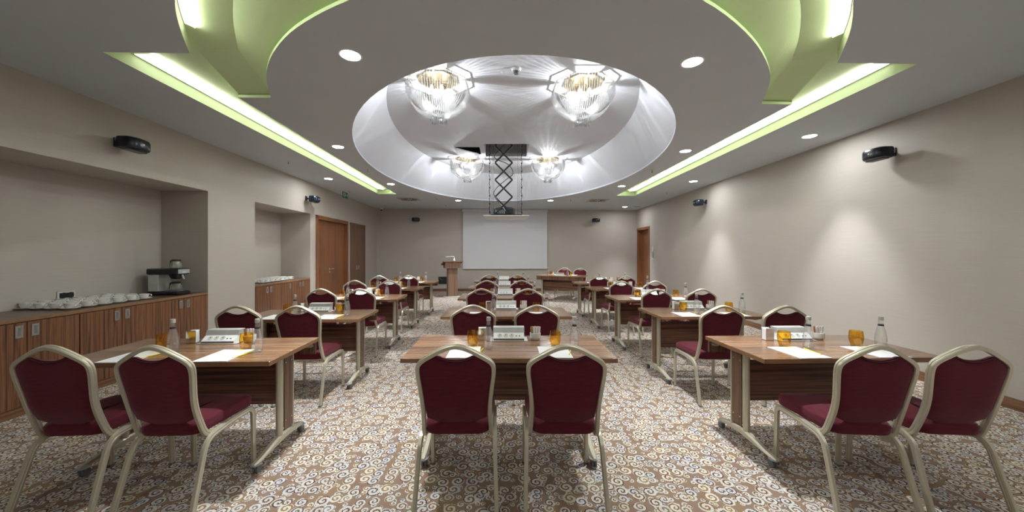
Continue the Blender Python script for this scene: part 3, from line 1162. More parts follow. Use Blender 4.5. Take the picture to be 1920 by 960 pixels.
for (a, b), lb in ((N1, 'long dark walnut worktop in the first niche holding cups and coffee machine'), (N2, 'short walnut worktop in the second niche holding cups')):
    t = thing('worktop', lb, 'worktop', ((XL(a) + XL(b)) / 2, (a + b) / 2, 0))
    wall_frame(t, (a + b) / 2)
    hw = (b - a) / 2 - 0.002
    mb = MB()
    mb.box(-hw, hw, 0.006, ND - 0.008, 0.820, 0.85)
    mb.build('top', 'worktop', t, smooth=False)
    mb = MB()
    mb.box(-hw, hw, -0.002, 0.006, 0.820, 0.85)
    mb.build('edge_band', 'edge', t, smooth=False)

# wall socket
t = thing('wall_socket', 'double black wall socket in a beige frame behind the cups', 'socket')
wall_frame(t, 3.92)
t.location = (XL(3.92) - ND, 3.92, 0.955)
mb = MB()
mb.bbox(-0.085, 0.085, -0.010, -0.0005, -0.043, 0.043, 0.004)
mb.build('frame', 'lgrey', t)
mb = MB()
mb.bbox(-0.066, 0.066, -0.012, -0.009, -0.034, 0.020, 0.001)
mb.build('insert', 'black', t)
for s_ in (-1, 1):
    mb = MB()
    mb.lathe([(0.026, 0), (0.032, 0.004), (0.020, 0.004), (0.018, 0.002), (0.001, 0.002)], n=18)
    bmesh.ops.rotate(mb.b, verts=mb.b.verts, matrix=Matrix.Rotation(PI / 2, 3, 'X'))
    bmesh.ops.translate(mb.b, verts=mb.b.verts, vec=(s_ * 0.033, -0.0118, -0.007))
    mb.build('outlet', 'black', t)

# cups and saucers
sauc = tag(MB().lathe([(0.045, 0.0), (0.050, 0.003), (0.070, 0.012), (0.074, 0.017), (0.072, 0.018), (0.052, 0.009), (0.030, 0.007), (0.001, 0.007)], n=24)
           .build('saucer', 'ceramic'), 'x', 'saucer')
cup = thing('coffee_cup', 'x', 'cup')
MB().lathe([(0.026, 0.0), (0.030, 0.002), (0.041, 0.022), (0.046, 0.045), (0.047, 0.058), (0.0445, 0.058), (0.0435, 0.045), (0.038, 0.022), (0.026, 0.006), (0.001, 0.006)], n=22) \
    .build('bowl', 'ceramic', cup)
mb = MB()
mb.sweep(catmull([(0.043, 0, 0.048), (0.058, 0, 0.052), (0.070, 0, 0.044), (0.066, 0, 0.028), (0.052, 0, 0.018), (0.041, 0, 0.020)], 4), [(0.0055 * a, 0.004 * b) for a, b in CIRC], n0=(0, 1, 0))
mb.build('handle', 'ceramic', cup)
us, uc = [], []
ORD = ['first', 'second', 'third', 'fourth', 'fifth', 'sixth', 'seventh', 'eighth']


def cup_grid(y0, dy, rows, cols, x_front, dx, place_name, grp):
    for r in range(rows):
        for c in range(cols):
            y = y0 + r * dy
            x = XL(y) - x_front - c * dx
            where = '%s row from camera, %s from edge, %s' % (ORD[r], ORD[c], place_name)
            place(sauc, us, (x, y, 0.8503), 0, 'white saucer under its cup, ' + where, grp + ' saucers')
            place(cup, uc, (x, y, 0.8577), 0.15 + rnd.uniform(-0.2, 0.2), 'white coffee cup, ' + where, grp + ' cups')


cup_grid(3.555, 0.152, 6, 4, 0.165, 0.150, 'first niche', 'first niche')
cup_grid(6.55, 0.152, 7, 3, 0.165, 0.150, 'second niche', 'second niche')

# coffee machine: front faces the room (+x)
t = thing('coffee_machine', 'black and steel double filter coffee machine in the niche corner', 'coffee machine', (-4.57, 4.80, 0.8503))
mb = MB()
mb.bbox(-0.215, 0.215, -0.10, 0.10, 0.0, 0.048, 0.012)
mb.build('base', 'black', t)
mb = MB()
mb.lathe([(0.075, 0.048), (0.075, 0.053), (0.001, 0.053)], (0.10, 0, 0), 20)
mb.build('hot_plate', 'rubber', t)
mb = MB()
mb.bbox(-0.195, -0.055, -0.092, 0.092, 0.048, 0.275, 0.004)
mb.build('column', 'alu', t)
mb = MB()
mb.bbox(-0.215, 0.205, -0.10, 0.10, 0.275, 0.355, 0.010)
mb.build('top_housing', 'black', t)
mb = MB()
mb.bbox(0.2045, 0.2085, -0.085, 0.085, 0.285, 0.345, 0.002)
mb.build('control_panel', 'grey', t)
mb = MB()
mb.box(0.208, 0.2095, -0.03, 0.03, 0.300, 0.308)
mb.build('nameplate', 'pict', t)
mb = MB()
mb.lathe([(0.045, 0.212), (0.055, 0.220), (0.080, 0.272), (0.080, 0.276)], (0.10, 0, 0), 20)
mb.build('filter_basket', 'black', t)
mb = MB()
mb.cyl((0.178, 0, 0.272), (0.205, 0, 0.21), 0.012, 10)
mb.build('basket_handle', 'grey', t)
mb = MB()
mb.sweep(catmull([(-0.20, 0.08, 0.02), (-0.235, 0.10, 0.008), (-0.243, 0.14, 0.009), (-0.244, 0.12, 0.06)], 5), [(0.004 * a, 0.004 * b) for a, b in CIRC6])
mb.build('power_cord', 'white', t)


def make_pot():
    p = thing('coffee_pot', 'x', 'coffee pot', group='glass coffee pots')
    mb = MB()
    mb.lathe([(0.055, 0), (0.062, 0.006), (0.068, 0.04), (0.060, 0.075), (0.046, 0.098), (0.044, 0.098), (0.057, 0.073), (0.065, 0.04), (0.058, 0.009), (0.001, 0.008)], n=24)
    mb.build('jug', 'clear', p)
    mb = MB()
    mb.lathe([(0.050, 0.098), (0.050, 0.118), (0.040, 0.122), (0.001, 0.122)], n=20)
    mb.build('lid', 'black', p)
    mb = MB()
    mb.sweep(fillet([(-0.046, 0, 0.108), (-0.100, 0, 0.106), (-0.118, 0, 0.020)], 0.02), [(0.013 * a, 0.010 * b) for a, b in CIRC], n0=(0, 1, 0))
    mb.sweep(fillet([(-0.050, 0, 0.100), (-0.074, 0, 0.098), (-0.086, 0, 0.022)], 0.01), [(0.010 * a, 0.006 * b) for a, b in CIRC], n0=(0, 1, 0))
    mb.build('handle', 'black', p)
    return p


pot = make_pot()
used = []
place(pot, used, (-4.47, 4.80, 0.8503 + 0.3553), -0.3, 'glass coffee pot standing on top of the coffee machine')
place(pot, used, (-4.47, 4.80, 0.8503 + 0.0533), -0.25, 'glass coffee pot on the lower hot plate of the coffee machine')

# ------------------------------------------------------------------ lectern and its microphone
t = thing('lectern', 'brown wooden lectern with slanted top standing left of the screen', 'lectern', (-1.66, 11.25, 0), math.radians(20))
mb = MB()
mb.bbox(-0.26, 0.26, -0.22, 0.22, 0, 0.03, 0.004)
mb.build('base', 'alu', t)
mb = MB()
mb.bbox(-0.15, 0.15, -0.13, 0.13, 0.03, 0.92, 0.004)
mb.build('post', 'lectern', t, smooth=False)
mb = MB()
q = [(-0.26, 0.92), (0.26, 0.92)]
prof = [(-0.17, 0.92), (0.20, 0.92), (0.20, 1.02), (-0.17, 1.115)]
mb.loft([[(-0.245, y, z) for y, z in prof], [(0.245, y, z) for y, z in prof]])
mb.build('top_box', 'lectern', t, smooth=False)
mb = MB()
prof = [(-0.21, 1.128), (0.26, 1.007), (0.26, 1.035), (-0.21, 1.160)]
mb.loft([[(-0.31, y, z) for y, z in prof], [(0.31, y, z) for y, z in prof]])
mb.build('reading_slab', 'lectern', t, smooth=False)
t = thing('microphone', 'white gooseneck microphone standing on the lectern', 'microphone', (-1.57, 11.10, 1.171), 0.05)
mb = MB()
mb.lathe([(0.035, -0.012), (0.035, 0.012), (0.022, 0.02), (0.022, 0.06), (0.012, 0.068), (0.001, 0.068)], n=16)
mb.build('stand', 'white', t)
mb = MB()
mb.sweep(fillet([(0, 0, 0.06), (0, 0, 0.115), (-0.05, 0, 0.125), (-0.22, 0, 0.110)], 0.03), [(0.006 * a, 0.006 * b) for a, b in CIRC6])
mb.build('neck', 'white', t)
mb = MB()
mb.cyl((-0.19, 0, 0.113), (-0.26, 0, 0.107), 0.010, 10)
mb.build('capsule', 'alu', t)

# ------------------------------------------------------------------ projector lift
PYC = 7.92
t = thing('projector_lift', 'black scissor lift hanging from the dome with a white plate', 'projector lift', (0.05, PYC, 2.19))
mb = MB()
mb.bbox(-0.485, 0.485, -0.48, 0.48, 0.0, 0.022, 0.004)
mb.build('ceiling_plate', 'white', t)
mb = MB()
mb.box(-0.34, 0.34, -0.22, -0.19, 0.023, 0.065)
mb.box(-0.34, 0.34, 0.19, 0.22, 0.023, 0.065)
mb.box(-0.34, -0.31, -0.22, 0.22, 0.023, 0.065)
mb.box(0.31, 0.34, -0.22, 0.22, 0.023, 0.065)
mb.box(-0.31, 0.31, -0.19, 0.19, 0.023, 0.034)
mb.build('tray', 'blackmetal', t)
cx = -0.056
zc = [0.26 + 0.375 * k for k in range(6)]
for k, z in enumerate(zc):
    for s_ in (-1, 1):
        yo = -0.012 * s_ - 0.20
        z0_, z1_ = z - 0.1875, z + 0.1875
        if z0_ < 0.07:
            z0_ = 0.07
        if z1_ > ZT + 0.70 - 2.19:
            z1_ = ZT + 0.70 - 2.19
        x0_ = cx - s_ * 0.19 * (z - z0_) / 0.1875
        x1_ = cx + s_ * 0.19 * (z1_ - z) / 0.1875
        mb = MB()
        mb.sweep([(x0_, yo, z0_), (x1_, yo, z1_)], [(0.017 * a, 0.009 * b) for a, b in ((-1, -1), (1, -1), (1, 1), (-1, 1))], n0=(1, 0, 0))
        mb.build('scissor_arm', 'blackmetal', t)
ztop = ZT + 0.74 - 2.19
for s_ in (-1, 1):
    mb = MB()
    x = s_ * 0.335 + (-0.03 if s_ < 0 else 0.0)
    pts = []
    nseg = 12
    for i in range(nseg * 4 + 1):
        zz = 0.06 + (ztop - 0.06) * i / (nseg * 4)
        pts.append((x + 0.012 * math.sin(i * PI / 2), -0.21, zz))
    mb.sweep(pts, [(0.007 * a, 0.007 * b) for a, b in CIRC6])
    for i in range(nseg):
        zz = 0.10 + (ztop - 0.12) * i / nseg
        mb.bbox(x - 0.014, x + 0.014, -0.222, -0.198, zz, zz + 0.03, 0.003)
    mb.build('cable_chain', 'black', t)
    for q in (0.055, 0.085):
        mb = MB()
        mb.cyl((x - s_ * q, -0.19, 0.06), (x - s_ * q, -0.19, ztop), 0.0025, 6)
        mb.build('suspension_wire', 'blackmetal', t)
mb = MB()
mb.sweep(catmull([(cx + 0.05, -0.24, 0.12), (cx - 0.20, -0.24, 0.46), (cx - 0.17, -0.24, 0.62), (cx + 0.05, -0.24, 0.82), (cx + 0.20, -0.24, 0.95), (cx + 0.10, -0.24, 1.15), (cx - 0.20, -0.24, 1.30), (cx - 0.05, -0.24, 1.52), (cx + 0.18, -0.24, 1.75)], 5),
         [(0.008 * a, 0.008 * b) for a, b in CIRC6])
mb.build('data_cable', 'black', t)
t = thing('projector', 'black projector sitting on the tray of the ceiling lift', 'projector', (0.0, PYC, 2.19 + 0.0345))
mb = MB()
mb.bbox(-0.235, 0.235, -0.17, 0.17, 0.01, 0.20, 0.035)
mb.build('body', 'black', t)
mb = MB()
for k in range(5):
    mb.bbox(-0.19 + k * 0.045, -0.165 + k * 0.045, -0.174, -0.168, 0.05, 0.14, 0.002)
mb.build('vent_grille', 'grey', t)
mb = MB()
mb.cyl((0.11, 0.168, 0.11), (0.11, 0.19, 0.11), 0.045, 18)
mb.build('lens', 'lens', t)
mb = MB()
for sx in (-1, 1):
    for sy in (-1, 1):
        mb.lathe([(0.015, 0.0), (0.015, 0.012)], (sx * 0.19, sy * 0.13, 0), 10)
mb.build('feet', 'rubber', t)

# ------------------------------------------------------------------ banquet chair
TUBE = []
for sx, sy in ((1, 1), (-1, 1), (-1, -1), (1, -1)):
    pass
TUBE = [(0.0155, -0.0085), (0.0155, 0.0085), (0.0105, 0.0115), (0.004, 0.0115), (0.0, 0.0085), (-0.004, 0.0115), (-0.0105, 0.0115), (-0.0155, 0.0085),
        (-0.0155, -0.0085), (-0.0105, -0.0115), (-0.004, -0.0115), (0.0, -0.0085), (0.004, -0.0115), (0.0105, -0.0115)]


def lean(z):
    # back rake: kinked at seat height, then steeper
    pts = [(0.36, -0.135), (0.45, -0.170), (0.58, -0.222), (0.75, -0.252), (0.93, -0.288)]
    if z <= pts[0][0]:
        return pts[0][1]
    for (a, ya), (b, yb) in zip(pts, pts[1:]):
        if z <= b:
            return ya + (yb - ya) * (z - a) / (b - a)
    return pts[-1][1]


def make_chair():
    t = thing('banquet_chair', 'x', 'chair')
    # seat cushion
    def outline(i, z, dome=0.0):
        pts = []
        base = [(-0.212 + i, 0.235 - i), (0.212 - i, 0.235 - i), (0.180 - i, -0.195 + i), (-0.180 + i, -0.195 + i)]
        P = [Vector((x, y, 0)) for x, y in base]
        out = []
        for k in range(4):
            a, b, c = P[k - 1], P[k], P[(k + 1) % 4]
            r = 0.065 if k < 2 else 0.075
            s0, s1 = b + (a - b).normalized() * r, b + (c - b).normalized() * r
            for q in range(7):
                u = q / 6
                p = s0 * (1 - u) ** 2 + b * 2 * u * (1 - u) + s1 * u * u
                out.append((p.x, p.y, z))
        return out
    mb = MB()
    mb.loft([outline(0.018, 0.402), outline(0.004, 0.408), outline(0.0, 0.420), outline(0.0, 0.455), outline(0.006, 0.467), outline(0.022, 0.475), outline(0.07, 0.481), outline(0.13, 0.484)])
    mb.build('seat', 'fabric', t)
    # upholstered back
    def hw(z):
        pts = [(0.44, 0.158), (0.50, 0.165), (0.58, 0.171), (0.70, 0.188), (0.80, 0.200), (0.815, 0.198), (0.95, 0.198)]
        for (a, wa), (b, wb_) in zip(pts, pts[1:]):
            if z <= b:
                return wa + (wb_ - wa) * (z - a) / (b - a)
        return 0.198

    def ztop(u):
        a = abs(u)
        if a > 0.5:
            return 0.876 - (a - 0.5) / 0.5 * 0.055
        return 0.849 + 0.027 * (a / 0.5) ** 2.2
    nu, nv = 22, 16
    front, back = [], []
    for j in range(nv + 1):
        v = j / nv
        fr, bk = [], []
        for i in range(nu + 1):
            u = -1 + 2 * i / nu
            zb = 0.462 + 0.045 * abs(u) ** 2.2
            z = zb + (ztop(u) - zb) * v
            x = u * hw(z)
            e = (1 - abs(u) ** 6) * (1 - abs(2 * v - 1) ** 8)
            y = lean(z)
            fr.append((x, y + 0.006 + 0.024 * e, z))
            bk.append((x, y - 0.006 - 0.012 * e, z))
        front.append(fr)
        back.append(bk)
    mb = MB()
    mb.loft(front, cap=False, closed=False)
    mb.loft(back, cap=False, closed=False)
    for A in (0, nv):
        mb.loft([front[A], back[A]], cap=False, closed=False)
    for B in (0, nu):
        mb.loft([[r[B] for r in front], [r[B] for r in back]], cap=False, closed=False)
    bkrest = mb.build('backrest', 'fabric', t)
    mb = MB()
    pts = []
    for i in range(13):
        u = -0.5 + i / 12
        z = ztop(u) - 0.008
        pts.append((u * 0.198, lean(z) - 0.014, z))
    mb.sweep(pts, [(0.0035 * a, 0.0035 * b) for a, b in CIRC6])
    mb.build('piping', 'piping', bkrest)
    # bent tube back frame, one continuous piece
    half = [(0.190, 0.02, 0.392), (0.190, -0.110, 0.380), (0.189, -0.160, 0.400), (0.181, -0.222, 0.58), (0.207, lean(0.79), 0.79), (0.196, lean(0.835), 0.835), (0.062, lean(0.912), 0.912), (0, lean(0.925), 0.925)]
    path = half + [(-x, y, z) for x, y, z in reversed(half[:-1])]
    rad = [0.035, 0.05, 0.08, 0.045, 0.05, 0.06, 0.02]
    rr = rad + list(reversed(rad[:-1]))
    mb = MB()
    mb.sweep(fillet(path, rr, 5), [(v, u) for u, v in TUBE], n0=(1, 0, 0))
    mb.build('back_frame', 'champagne', t)
    # four legs; each is half of a bent side tube
    for s_ in (-1, 1):
        x = s_ * 0.209
        mb = MB()
        mb.sweep(fillet([(x, 0.222, 0.012), (x, 0.212, 0.390), (x, 0.02, 0.392)], 0.05), TUBE, n0=(0, 1, 0))
        lg = mb.build('leg', 'champagne', t)
        mb = MB()
        mb.bbox(x - 0.014, x + 0.014, 0.206, 0.238, 0, 0.014, 0.003)
        mb.build('foot_cap', 'rubber', lg)
        mb = MB()
        mb.sweep(fillet([(x, 0.02, 0.392), (x, -0.172, 0.378), (x * 1.06, -0.285, 0.012)], 0.07, 7), TUBE, n0=(0, 0, 1))
        lg = mb.build('leg', 'champagne', t)
        mb = MB()
        mb.bbox(x * 1.06 - 0.014, x * 1.06 + 0.014, -0.303, -0.269, 0, 0.014, 0.003)
        mb.build('foot_cap', 'rubber', lg)
    for y in (0.17, -0.12):
        mb = MB()
        mb.sweep([(-0.20, y, 0.392), (0.20, y, 0.392)], [(0.008 * a, 0.012 * b) for a, b in CIRC])
        mb.build('seat_rail', 'champagne', t)
    return t


# ------------------------------------------------------------------ folding table
TW, TD, TZ = 1.40, 0.63, 0.74


def make_table():
    t = thing('conference_table', 'x', 'table')
    mb = MB()
    mb.bbox(-TW / 2, TW / 2, -TD / 2, TD / 2, TZ - 0.030, TZ, 0.002)
    mb.build('tabletop', 'top', t, smooth=False)
    mb = MB()
    e = 0.0015
    mb.box(-TW / 2 - e, TW / 2 + e, -TD / 2 - e, -TD / 2 + 0.001, TZ - 0.029, TZ - 0.002)
    mb.box(-TW / 2 - e, TW / 2 + e, TD / 2 - 0.001, TD / 2 + e, TZ - 0.029, TZ - 0.002)
    mb.box(-TW / 2 - e, -TW / 2 + 0.001, -TD / 2, TD / 2, TZ - 0.029, TZ - 0.002)
    mb.box(TW / 2 - 0.001, TW / 2 + e, -TD / 2, TD / 2, TZ - 0.029, TZ - 0.002)
    mb.build('edge_band', 'edge', t, smooth=False)
    mb = MB()
    mb.box(-TW / 2 + 0.012, TW / 2 - 0.012, TD / 2 - 0.035, TD / 2 - 0.015, TZ - 0.125, TZ - 0.031)
    ap = mb.build('apron', 'legwood', t, smooth=False)
    for s_ in (-1, 1):
        mb = MB()
        mb.bbox(s_ * (TW / 2 - 0.05) - 0.025, s_ * (TW / 2 - 0.05) + 0.025, TD / 2 - 0.075, TD / 2 - 0.035, TZ - 0.065, TZ - 0.045, 0.003)
        mb.build('latch', 'chrome', ap)
    yp = 0.07
    lx = TW / 2 - 0.135
    mb = MB()
    mb.box(-lx + 0.025, lx - 0.025, yp - 0.009, yp + 0.009, 0.315, 0.615)
    mb.build('modesty_panel', 'panel', t, smooth=False)
    for s_ in (-1, 1):
        x = s_ * lx
        mb = MB()
        n = 10
        # twin rounded posts joined by a web
        for yc, ry in ((yp - 0.062, 0.026), (yp + 0.080, 0.012)):
            ring = [(x + 0.024 * math.cos(2 * PI * k / 14), yc + ry * math.sin(2 * PI * k / 14)) for k in range(14)]
            mb.loft([[(a, b, 0.105) for a, b in ring], [(a, b, TZ - 0.055) for a, b in ring]])
        mb.box(x - 0.014, x + 0.014, yp - 0.05, yp + 0.078, 0.16, TZ - 0.056)
        mb.box(x - 0.03, x + 0.03, -0.22, 0.25, TZ - 0.056, TZ - 0.0305)
        lg = mb.build('leg', 'champagne', t)
        mb = MB()
        a, b = sorted((x + s_ * 0.0145, x + s_ * 0.0215))
        mb.bbox(a, b, yp - 0.034, yp + 0.070, 0.135, TZ - 0.075, 0.001)
        a, b = sorted((x - s_ * 0.0145, x - s_ * 0.0215))
        mb.bbox(a, b, yp - 0.034, yp + 0.070, 0.135, TZ - 0.075, 0.001)
        mb.build('side_panel', 'legwood', lg, smooth=False)
        mb = MB()
        for zz in (0.20, TZ - 0.12):
            for yy in (yp - 0.018, yp + 0.052):
                mb.cyl((x + s_ * 0.021, yy, zz), (x + s_ * 0.0235, yy, zz), 0.0045, 8)
        mb.build('screws', 'chrome', lg)
        # arched foot bar
        mb = MB()
        rings = []
        for k in range(15):
            u = k / 14
            y = -0.275 + 0.585 * u
            d = min(abs(y - yp + 0.02) / 0.26, 1.0)
            zt = 0.128 - 0.050 * d ** 1.3
            zb_ = 0.082 - 0.020 * d
            hw_ = 0.026 - 0.003 * d
            if k in (0, 14):
                hw_ *= 0.72
                zt -= 0.008
            rings.append([(x - hw_, y, zb_), (x + hw_, y, zb_), (x + hw_, y, zt - 0.012), (x + hw_ * 0.5, y, zt), (x - hw_ * 0.5, y, zt), (x - hw_, y, zt - 0.012)])
        mb.loft(rings)
        mb.build('foot_bar', 'champagne', lg)
        for yc in (-0.245, 0.280):
            mb = MB()
            mb.lathe([(0.030, 0.052), (0.034, 0.055), (0.034, 0.061), (0.028, 0.0635)], (x, yc, 0), 16)
            mb.cyl((x, yc, 0.03), (x, yc, 0.054), 0.008, 8)
            cs = mb.build('castor', 'grey', t)
            mb = MB()
            for q in (-1, 1):
                mb.cyl((x + q * 0.004, yc + 0.010, 0.0245), (x + q * 0.017, yc + 0.010, 0.0245), 0.0245, 18)
            mb.build('wheel', 'rubber', cs)
        mb = MB()
        a, b = sorted((x - s_ * 0.03, s_ * 0.125))
        mb.bbox(a, b, -0.02, 0.02, TZ - 0.066, TZ - 0.0325, 0.004)
        sr = mb.build('support_rail', 'champagne', t)
        mb = MB()
        a, b = sorted((s_ * 0.123, s_ * 0.095))
        mb.bbox(a, b, -0.018, 0.018, TZ - 0.072, TZ - 0.034, 0.004)
        mb.build('release_lever', 'red', sr)
    return t


# ------------------------------------------------------------------ things on the tables
def make_glassware():
    g = thing('tumbler', 'x', 'glass')
    MB().lathe([(0.026, 0.0), (0.029, 0.003), (0.034, 0.018), (0.040, 0.045), (0.0415, 0.07), (0.0395, 0.095), (0.037, 0.112), (0.0352, 0.112), (0.0377, 0.095), (0.0397, 0.07),
                (0.038, 0.045), (0.030, 0.020), (0.022, 0.015), (0.001, 0.014)], n=26).build('bowl', 'amber', g)
    MB().lathe([(0.027, 0.0), (0.0295, 0.0035), (0.024, 0.010), (0.001, 0.011)], n=20).build('foot', 'clear', g)
    return g


def make_bottle():
    b = thing('water_bottle', 'x', 'bottle')
    outer = [(0.024, 0.0), (0.029, 0.003), (0.031, 0.02), (0.0325, 0.055), (0.0315, 0.085), (0.027, 0.115), (0.020, 0.145), (0.0155, 0.165), (0.0135, 0.185), (0.0132, 0.208)]
    MB().lathe(outer + [(0.001, 0.208)], n=22).build('glass', 'clear', b)
    MB().lathe([(0.022, 0.003), (0.0285, 0.006), (0.0295, 0.012), (0.012, 0.017), (0.001, 0.018)], n=22).build('thick_base', 'clear', b)
    MB().lathe([(0.0142, 0.200), (0.0152, 0.202), (0.0152, 0.222), (0.0140, 0.2265), (0.001, 0.2265)], n=20).build('cap', 'alu', b)
    MB().lathe([(0.0168, 0.1600), (0.0172, 0.1605), (0.0158, 0.1705), (0.0152, 0.171)], n=20, cap=False).build('neck_band', 'band', b)
    # printed word: a large S with small letters after it, wrapped on the glass front
    mb = MB()
    R_ = 0.0331

    def wp(u, z):
        a = -PI / 2 + u / R_
        return (R_ * math.cos(a), R_ * math.sin(a), z)

    def stroke(p, q, w_):
        d = Vector((q[0] - p[0], q[1] - p[1]))
        nn = Vector((-d.y, d.x)).normalized() * w_
        c = [(p[0] + nn.x, p[1] + nn.y), (q[0] + nn.x, q[1] + nn.y), (q[0] - nn.x, q[1] - nn.y), (p[0] - nn.x, p[1] - nn.y)]
        mb.face([wp(*k) for k in c])
    S = [(-0.006, 0.068), (-0.008, 0.071), (-0.011, 0.071), (-0.013, 0.068), (-0.011, 0.065), (-0.008, 0.063), (-0.006, 0.060), (-0.008, 0.057), (-0.011, 0.057), (-0.013, 0.060)]
    for p, q in zip(S, S[1:]):
        stroke(p, q, 0.0009)
    for k in range(7):
        u = -0.002 + k * 0.0024
        stroke((u, 0.058), (u, 0.066), 0.0006)
    mb.build('print', 'print', b, weld=False)
    return b


def make_powerbox():
    p = thing('power_box', 'x', 'power socket box')
    mb = MB()
    mb.bbox(-0.145, 0.145, -0.005, 0.120, 0.0, 0.004, 0.001)
    mb.build('bezel', 'alu', p)
    mb = MB()
    # wedge body, socket face leaning back
    prof = [(0.008, 0.004), (0.115, 0.004), (0.115, 0.055), (0.055, 0.055), (0.008, 0.018)]
    mb.loft([[(-0.12, y, z) for y, z in prof], [(0.12, y, z) for y, z in prof]])
    body = mb.build('body', 'white', p, smooth=False)
    mb = MB()
    mb.box(-0.118, 0.118, 0.004, 0.0078, 0.004, 0.0165)
    mb.build('brush_strip', 'rubber', body)
    mb = MB()
    prof = [(0.052, 0.0555), (0.116, 0.0555), (0.126, 0.092), (0.066, 0.090)]
    mb.loft([[(-0.122, y, z) for y, z in prof], [(0.122, y, z) for y, z in prof]])
    mb.build('lid', 'alu', p, smooth=False)
    sl = math.atan2(0.037, 0.047)
    R_ = Matrix.Rotation(sl, 4, 'X')
    for k in range(3):
        mb = MB()
        mb.lathe([(0.0185, 0.0), (0.0185, 0.0015), (0.0155, 0.0018), (0.0150, 0.0006), (0.001, 0.0006)], n=20)
        bmesh.ops.transform(mb.b, matrix=Matrix.Translation((-0.070 + k * 0.046, 0.0300, 0.0355)) @ R_, verts=mb.b.verts)
        so = mb.build('socket', 'lgrey', p)
        mb = MB()
        mb.bbox(-0.0020, 0.0020, -0.001, 0.009, 0.0004, 0.0032, 0.0005)
        bmesh.ops.transform(mb.b, matrix=Matrix.Translation((-0.070 + k * 0.046, 0.0300, 0.0355)) @ R_, verts=mb.b.verts)
        mb.build('earth_pin', 'black', so)
    for k in range(2):
        mb = MB()
        mb.bbox(-0.006, 0.006, -0.004, 0.004, -0.001, 0.0012, 0.0005)
        bmesh.ops.transform(mb.b, matrix=Matrix.Translation((0.058 + k * 0.024, 0.0270, 0.0331)) @ R_, verts=mb.b.verts)
        mb.build('data_port', 'black', p)
    return p


def make_bowl():
    b = MB().lathe([(0.030, 0.0), (0.033, 0.002), (0.034, 0.008), (0.042, 0.016), (0.043, 0.052), (0.041, 0.054), (0.039, 0.052), (0.038, 0.018), (0.028, 0.012), (0.001, 0.011)], n=24) \
        .build('sugar_bowl', 'ceramic')
    return tag(b, 'x', 'bowl')


def make_holder():
    h = thing('menu_holder', 'x', 'holder')
    mb = MB()
    mb.bbox(-0.032, 0.032, -0.026, -0.022, 0.0, 0.095, 0.001)
    mb.bbox(-0.032, 0.032, 0.022, 0.026, 0.0, 0.095, 0.001)
    mb.bbox(-0.032, 0.032, -0.022, 0.022, 0.0, 0.004, 0.001)
    mb.build('case', 'acrylic', h)
    mb = MB()
    mb.bbox(-0.030, 0.030, -0.0205, 0.0205, 0.0045, 0.088, 0.001)
    mb.build('napkin_stack', 'paper', h)
    return h


def make_stick(m):
    mb = MB()
    mb.bbox(-0.0075, 0.0075, -0.0022, 0.0022, 0.0, 0.088, 0.001)
    o = mb.build('sugar_stick', m)
    return tag(o, 'x', 'sugar stick')


def make_pad():
    p = thing('notepad', 'x', 'notepad')
    mb = MB()
    mb.box(-0.105, 0.105, -0.135, 0.135, 0.0, 0.004)
    mb.build('sheets', 'paper', p, smooth=False)
    return p


def make_pencil():
    p = thing('pencil', 'x', 'pencil')
    mb = MB()
    mb.cyl((0, -0.085, 0.004), (0, 0.075, 0.004), 0.004, 6)
    mb.build('shaft', 'yellow', p)
    mb = MB()
    mb.cyl((0, -0.085, 0.004), (0, -0.100, 0.004), 0.004, 6, 0.0006)
    mb.build('tip', 'graphite', p)
    return p


chair, table = make_chair(), make_table()
tumbler, bottle, pbox, bowl, holder, pad, pencil = make_glassware(), make_bottle(), make_powerbox(), make_bowl(), make_holder(), make_pad(), make_pencil()
sticks = [make_stick('sugar'), make_stick('brownsugar'), make_stick('pink')]
U = {k: [] for k in ('chair', 'table', 'tumbler', 'bottle', 'pbox', 'bowl', 'holder', 'pad', 'pencil', 's0', 's1', 's2')}
ROWN = ['nearest', 'second', 'third', 'fourth', 'farthest']


def tname(col, r):
    return '%s %s table' % (ROWN[r], col)


